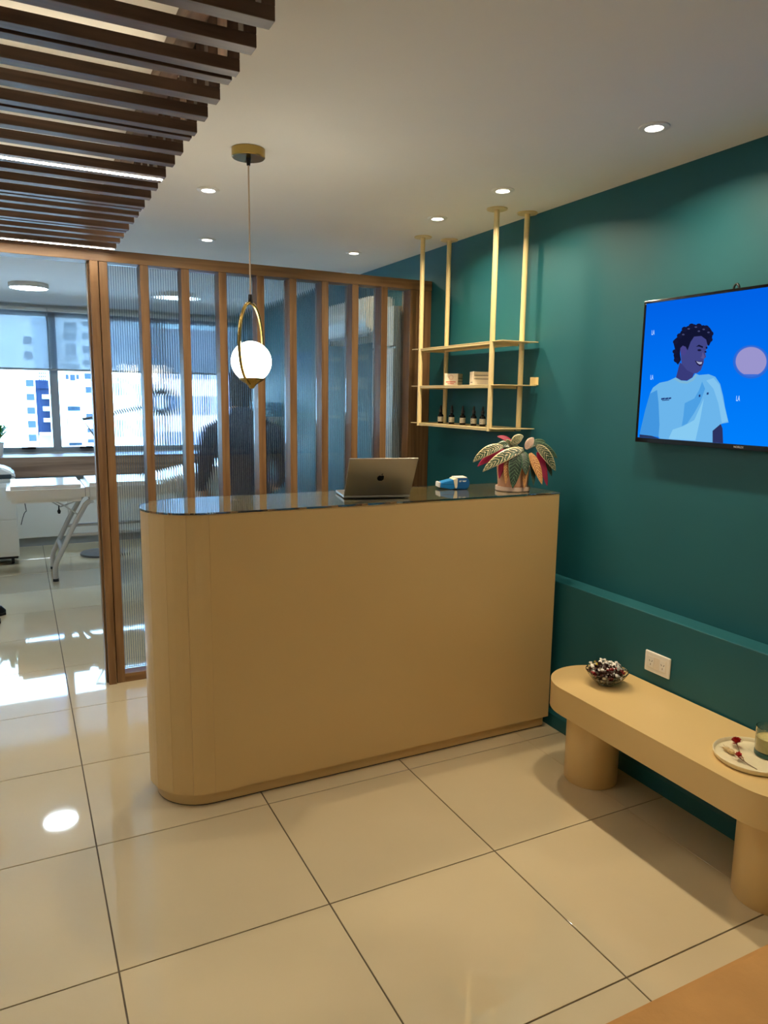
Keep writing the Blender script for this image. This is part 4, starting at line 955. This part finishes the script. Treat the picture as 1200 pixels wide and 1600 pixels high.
def face_bits(parent, hc, fwd, s):
    fwd = Vector(fwd).normalized(); side = Vector((0, 0, 1)).cross(fwd).normalized()
    for sg in (-1, 1):
        bm = bmesh.new(); bmesh.ops.create_uvsphere(bm, u_segments=10, v_segments=8, radius=0.012*s); o = mesh_obj('eye', bm, [mat('eye_white', srgb(235, 232, 228), 0.2)], parent, True); o.location = Vector(hc)+fwd*0.080*s+side*0.031*sg*s+Vector((0, 0, 0.005))
        bm = bmesh.new(); bmesh.ops.create_uvsphere(bm, u_segments=8, v_segments=6, radius=0.0065*s); o2 = mesh_obj('iris', bm, [M_hair], o, True); o2.location = fwd*0.0075*s
        bm = bmesh.new(); bmesh.ops.create_uvsphere(bm, u_segments=10, v_segments=8, radius=1)
        for v in bm.verts: v.co = side*v.co.x*0.010*s+fwd*v.co.y*0.018*s+Vector((0, 0, v.co.z*0.030*s))
        o = mesh_obj('ear', bm, M_skin, parent, True); o.location = Vector(hc)+side*0.080*sg*s-fwd*0.005*s
    bm = bmesh.new(); vs = [bm.verts.new(Vector(hc)+v) for v in (fwd*0.084*s+Vector((0, 0, 0.012*s)), fwd*0.112*s+Vector((0, 0, -0.030*s)), fwd*0.082*s+side*0.018*s+Vector((0, 0, -0.034*s)), fwd*0.082*s-side*0.018*s+Vector((0, 0, -0.034*s)))]
    for q in ((0, 1, 2), (0, 3, 1), (1, 3, 2)): bm.faces.new([vs[i] for i in q])
    mesh_obj('nose', bm, M_skin, parent)
    bm = bmesh.new(); tube(bm, [Vector(hc)+fwd*0.080*s-side*0.024*s+Vector((0, 0, -0.058*s)), Vector(hc)+fwd*0.087*s+Vector((0, 0, -0.060*s)), Vector(hc)+fwd*0.080*s+side*0.024*s+Vector((0, 0, -0.058*s))], [0.003, 0.006, 0.003], 8); mesh_obj('lips', bm, mat('lips', srgb(168, 92, 84), 0.5), parent, True)
def hair_cap(parent, hc, fwd, s, long=0.0):
    fwd = Vector(fwd).normalized(); side = Vector((0, 0, 1)).cross(fwd).normalized(); bm = bmesh.new(); bmesh.ops.create_uvsphere(bm, u_segments=24, v_segments=16, radius=1)
    for v in bm.verts:
        c_ = v.co.copy(); w = side*c_.x*0.090*s+fwd*c_.y*0.106*s+Vector((0, 0, c_.z*0.125*s)); w -= fwd*0.014*s; w.z += 0.016*s
        if c_.y > 0.15 and c_.z < 0.45: w -= fwd*0.055*s*(c_.y)
        if c_.z < -0.2 and c_.y < 0.2: w.z -= long*(-c_.z)
        v.co = Vector(hc)+w
    mesh_obj('hair', bm, M_hair, parent, True)

# seated person in navy, back to the partition, working over the bed
sp_ = thing('person', 'person in navy seated with back to the reeded glass', 'person', (1.25, 2.42, 0)); sp_.scale = (1.11, 1.11, 1.11)
J = {}
def add(n_, p, r_, pa, mi): J[n_] = (p, r_, pa, mi)
add('pelvis', (0, 0, 0.66), (0.165, 0.13), None, 0); add('waist', (0, 0.02, 0.82), (0.155, 0.115), 'pelvis', 0); add('chest', (0, 0.07, 1.02), (0.215, 0.14), 'waist', 0); add('upper', (0, 0.11, 1.17), (0.20, 0.115), 'chest', 0)
add('neck', (0, 0.15, 1.255), 0.075, 'upper', 0); add('jaw', (0, 0.19, 1.315), (0.062, 0.072), 'neck', 1); add('headc', (0, 0.20, 1.385), (0.078, 0.092), 'jaw', 1); add('headt', (0, 0.19, 1.46), (0.062, 0.074), 'headc', 1)
for sg, q in ((-1, 'l'), (1, 'r')):
    add(q+'sh', (sg*0.205, 0.10, 1.125), 0.085, 'upper', 0); add(q+'el', (sg*0.265, 0.08, 0.88), 0.064, q+'sh', 0); add(q+'fo', (sg*0.255, 0.20, 0.79), 0.043, q+'el', 0); add(q+'wr', (sg*0.175, 0.31, 0.70), 0.030, q+'fo', 1)
    hand(J, sg, q+'wr', (-sg*0.15, 0.97, -0.06), (0, 0, -1), 1, q)
    add(q+'hip', (sg*0.10, 0.05, 0.62), 0.095, 'pelvis', 0); add(q+'kn', (sg*0.15, 0.46, 0.58), 0.068, q+'hip', 0); add(q+'sk', (sg*0.15, 0.47, 0.36), 0.058, q+'kn', 0); add(q+'an', (sg*0.15, 0.44, 0.10), 0.040, q+'sk', 0); add(q+'ft', (sg*0.155, 0.56, 0.045), 0.034, q+'an', 2)
person_body('body', J, [M_navy, M_skin, M_shoe], sp_); face_bits(sp_, (0, 0.20, 1.385), (0, 1, -0.25), 1.0); hair_cap(sp_, (0, 0.20, 1.385), (0, 1, -0.1), 1.0, 0.12)
stl = thing('stool', 'round black stool on a chrome column under the seated person', 'stool', (1.25, 2.39, 0)); stl.scale = (1.11, 1.11, 1.11)
bm = bmesh.new(); lathe(bm, [(0, 0.47), (0.17, 0.47), (0.18, 0.485), (0.18, 0.515), (0.165, 0.53), (0, 0.53)], 36); sm(mesh_obj('seat', bm, M_black, stl))
bm = bmesh.new(); tube(bm, [(0, 0, 0.06), (0, 0, 0.47)], 0.024, 14); sm(mesh_obj('column', bm, M_alu, stl))
for i in range(5):
    a = 2*PI*i/5+0.3; bm = bmesh.new(); tube(bm, [(0, 0, 0.075), (0.24*math.cos(a), 0.24*math.sin(a), 0.055)], [0.02, 0.013], 8); lg = sm(mesh_obj('leg', bm, M_alu, stl))
    bm = bmesh.new(); bmesh.ops.create_uvsphere(bm, u_segments=12, v_segments=8, radius=0.024)
    for v in bm.verts: v.co += Vector((0.25*math.cos(a), 0.25*math.sin(a), 0.0245))
    mesh_obj('castor', bm, M_black, lg, True)

# standing person in beige, of whom the photograph shows the shoes and the reflection
sp2 = thing('person', 'standing person in a beige uniform and black shoes beside the medical cart', 'person', (-0.50, 2.93, 0))
J = {}
add('pelvis', (0, 0, 0.94), (0.11, 0.155), None, 0); add('waist', (0.0, 0, 1.08), (0.10, 0.135), 'pelvis', 0); add('chest', (0.0, 0, 1.27), (0.115, 0.16), 'waist', 0); add('upper', (-0.01, 0, 1.40), (0.095, 0.14), 'chest', 0)
add('neck', (0.0, 0, 1.48), 0.054, 'upper', 1); add('jaw', (0.03, 0, 1.535), (0.070, 0.060), 'neck', 1); add('headc', (0.03, 0, 1.605), (0.090, 0.076), 'jaw', 1); add('headt', (0.02, 0, 1.68), (0.072, 0.060), 'headc', 1)
for sg, q in ((-1, 'l'), (1, 'r')):
    add(q+'sh', (-0.01, sg*0.185, 1.38), 0.062, 'upper', 0); add(q+'el', (0.0, sg*0.235, 1.10), 0.047, q+'sh', 0); add(q+'fo', (0.03, sg*0.235, 0.97), 0.038, q+'el', 1); add(q+'wr', (0.055, sg*0.23, 0.85), 0.027, q+'fo', 1)
    hand(J, -sg, q+'wr', (0.12, 0, -1), (0.9, -sg*0.35, 0), 1, q)
    add(q+'hip', (0, sg*0.095, 0.86), 0.090, 'pelvis', 0); add(q+'kn', (0.01, sg*0.10, 0.50), 0.062, q+'hip', 0); add(q+'sk', (-0.02, sg*0.10, 0.32), 0.060, q+'kn', 0); add(q+'an', (-0.03, sg*0.10, 0.10), 0.042, q+'sk', 0); add(q+'ft', (0.05, sg*0.10, 0.05), 0.025, q+'an', 0)
person_body('body', J, [M_beige, M_skin], sp2); face_bits(sp2, (0.03, 0, 1.605), (1, 0, 0), 1.0); hair_cap(sp2, (0.03, 0, 1.605), (1, 0, 0), 1.0, 0.05)
for sg, dx in ((-1, -0.02), (1, 0.01)):
    bm = bmesh.new(); N = 12; rows = []
    for i in range(N+1):
        t = i/N; x = -0.11+0.30*t; w = 0.036+0.014*math.sin(PI*min(1, max(0, t*1.15-0.1)))-(0.030*max(0, (t-0.82)/0.18)**2); hgt = 0.082*(1-t)**0.6+0.040*min(1, 2*t) if t > 0.05 else 0.09
        hgt = max(0.03, min(0.092, hgt)) if t < 0.93 else 0.028
        rows.append([bm.verts.new((x, w*math.cos(a), 0.004+max(0, math.sin(a))*hgt)) for a in [PI*k/8 for k in range(9)]])
    for a_, b2 in zip(rows[:-1], rows[1:]):
        for k in range(8): bm.faces.new((a_[k], a_[k+1], b2[k+1], b2[k]))
        bm.faces.new((a_[0], b2[0], b2[8], a_[8]))
    bm.faces.new(rows[0]); bm.faces.new(rows[-1][::-1]); bmesh.ops.recalc_face_normals(bm, faces=bm.faces)
    o = mesh_obj('shoe', bm, M_shoe, sp2, True); o.location = (dx, sg*0.10, 0)
    bm = bmesh.new(); prism(bm, [(x, s_*w) for s_, lst in ((-1, ((-0.11, 0.034), (0.0, 0.042), (0.10, 0.048), (0.16, 0.038), (0.19, 0.018))), (1, ((0.19, 0.018), (0.16, 0.038), (0.10, 0.048), (0.0, 0.042), (-0.11, 0.034)))) for x, w in lst], 0.0, 0.016)
    o2 = mesh_obj('sole', bm, M_black, o)

# ------------------------------------------------------------------ city outside the window
M_f1 = mat('facade_white', srgb(236, 232, 224), 0.8, noise=0.03, nscale=0.4); M_f2 = mat('facade_slate', srgb(44, 54, 78), 0.9, spec=0.0, noise=0.1, nscale=0.4); M_f3 = mat('facade_cream', srgb(232, 228, 222), 0.8, noise=0.04, nscale=0.3); M_f4 = mat('facade_grey', srgb(186, 196, 204), 0.8)
M_wd = mat('far_window_dark', srgb(44, 56, 70), 0.9, spec=0.0); M_wt = mat('far_awning_teal', srgb(120, 176, 170), 0.6); M_f5 = mat('facade_rose', srgb(132, 112, 112), 0.9, noise=0.05, nscale=0.3)
def C2(cx, cyy): return (cx*0.21258, 380+cyy*0.2125)      # crop pixel -> photo pixel
def wbox(x0, y0_, x1, y1_, Y):
    a = ony(*C2(x0, y0_), Y); b = ony(*C2(x1, y1_), Y); return a.x, b.x, b.z, a.z
def building(lab, x0, x1, ztop, Y, depth, m, zbot=-45):
    t = thing('building', lab, 'building', ((x0+x1)/2, Y, zbot)); t['_z'] = zbot
    bx('facade', x0-(x0+x1)/2, x1-(x0+x1)/2, 0, depth, 0, ztop-zbot, m, t)
    bx('roof_parapet', x0-(x0+x1)/2-0.15, x1-(x0+x1)/2+0.15, -0.15, depth+0.15, ztop-zbot, ztop-zbot+0.7, m, t)
    return t
def addp(t, name, x0, x1, z0, z1, m, y0_=-0.12, y1_=-0.005):
    L = t.location; return bx(name, x0-L.x, x1-L.x, y0_, y1_, z0-L.z, z1-L.z, m, t)
# white tower
YA = 38.0; xr = ony(*C2(262, 1100), YA).x
tA = building('plain white tower block with one column of small windows outside', xr-16, xr, 26, YA, 14, M_f1)
for cyy in (712, 820, 1028, 1130, 1230, 1330, 1430):
    xx = 200+(cyy-712)*0.055; x0, x1, z0, z1 = wbox(xx-16, cyy-17, xx+18, cyy+17, YA)
    addp(tA, 'window', x0-0.08, x1+0.08, z0-0.05, z1+0.05, M_wd)
# slate building
YS = 58.0; x0, x1, z0, z1 = wbox(262, 1068, 520, 1500, YS)
YS = 66.0; x0, x1, z0, z1 = wbox(262, 1068, 520, 1500, YS)
tS = building('slate blue building with white balcony bands between the towers', x0, x1, z1, YS, 12, M_f2)
for a, b_, c_, d_ in ((308, 1112, 420, 1145), (315, 1200, 420, 1232), (320, 1285, 420, 1312), (290, 1390, 420, 1408)):
    q = wbox(a, b_, c_, d_, YS); addp(tS, 'balcony_band', q[0], q[1], q[2], q[3], M_f1, -0.9)
q = wbox(285, 1412, 420, 1500, YS); addp(tS, 'lower_panel', q[0], q[1], q[2], q[3], M_f4, -0.2)
# distant tower with dotted windows
YD = 95.0; x0, x1, z0, z1 = wbox(225, 905, 400, 1200, YD)
tD = building('distant pale tower with rows of small dark windows', x0, x1, z1+5, YD, 15, M_f4)
for i in range(5):
    for j in range(4):
        q = wbox(284+j*15, 950+i*24, 292+j*15, 962+i*24, YD); addp(tD, 'window', q[0], q[1], q[2], q[3], M_wd)
# cream apartment block
YC = 46.0; xl = ony(*C2(425, 1000), YC).x
tC = building('cream apartment block with bay windows and a teal awning outside', xl, xl+5.2, 24, YC, 14, M_f3)
wins = [(470, 580, 560, 630), (470, 660, 560, 712), (605, 575, 655, 605), (605, 660, 660, 700), (610, 755, 665, 805), (615, 860, 668, 895), (480, 745, 510, 830), (515, 740, 560, 830), (480, 890, 575, 920),
        (482, 965, 504, 1000), (514, 965, 552, 1010), (560, 965, 580, 1000), (620, 955, 672, 998), (628, 1055, 680, 1100), (497, 1200, 590, 1232), (634, 1252, 690, 1298), (642, 1362, 664, 1390), (668, 1362, 692, 1390), (645, 1440, 695, 1465), (508, 1468, 605, 1485)]
for a, b_, c_, d_ in wins:
    q = wbox(a, b_, c_, d_, YC); addp(tC, 'window', q[0], q[1], q[2], q[3], M_wd)
for a, b_, c_, d_ in ((475, 1040, 585, 1052), (480, 1138, 600, 1150), (470, 630, 570, 640), (470, 832, 570, 842), (495, 1438, 600, 1448)):
    q = wbox(a, b_, c_, d_, YC); addp(tC, 'balcony_slab', q[0], q[1], q[2], q[3], M_f4, -0.9)
q = wbox(490, 1250, 600, 1345, YC); addp(tC, 'awning', q[0], q[1], q[2], q[3], M_wt, -0.8)
for i in range(12):
    for j in range(6):
        x_ = xl+3.9+j*1.2; z_ = -9+i*2.6
        if x_+0.9 < xl+5.2: addp(tC, 'window', x_, x_+0.7, z_, z_+1.1, M_wd)
YR = 54.0
tR = building('rose plastered apartment building seen through the reeded glass', xl+6.2, xl+36, 5.6, YR, 14, M_f5)
for i in range(8):
    for j in range(14): addp(tR, 'window', xl+7+j*2.1, xl+8.1+j*2.1, -16.2+i*2.7, -14.8+i*2.7, M_wd)
gr = bx('city_ground', -150, 150, 8, 260, -45.5, -45.0, mat('asphalt', srgb(165, 166, 168), 0.9, noise=0.1)); struct(gr)
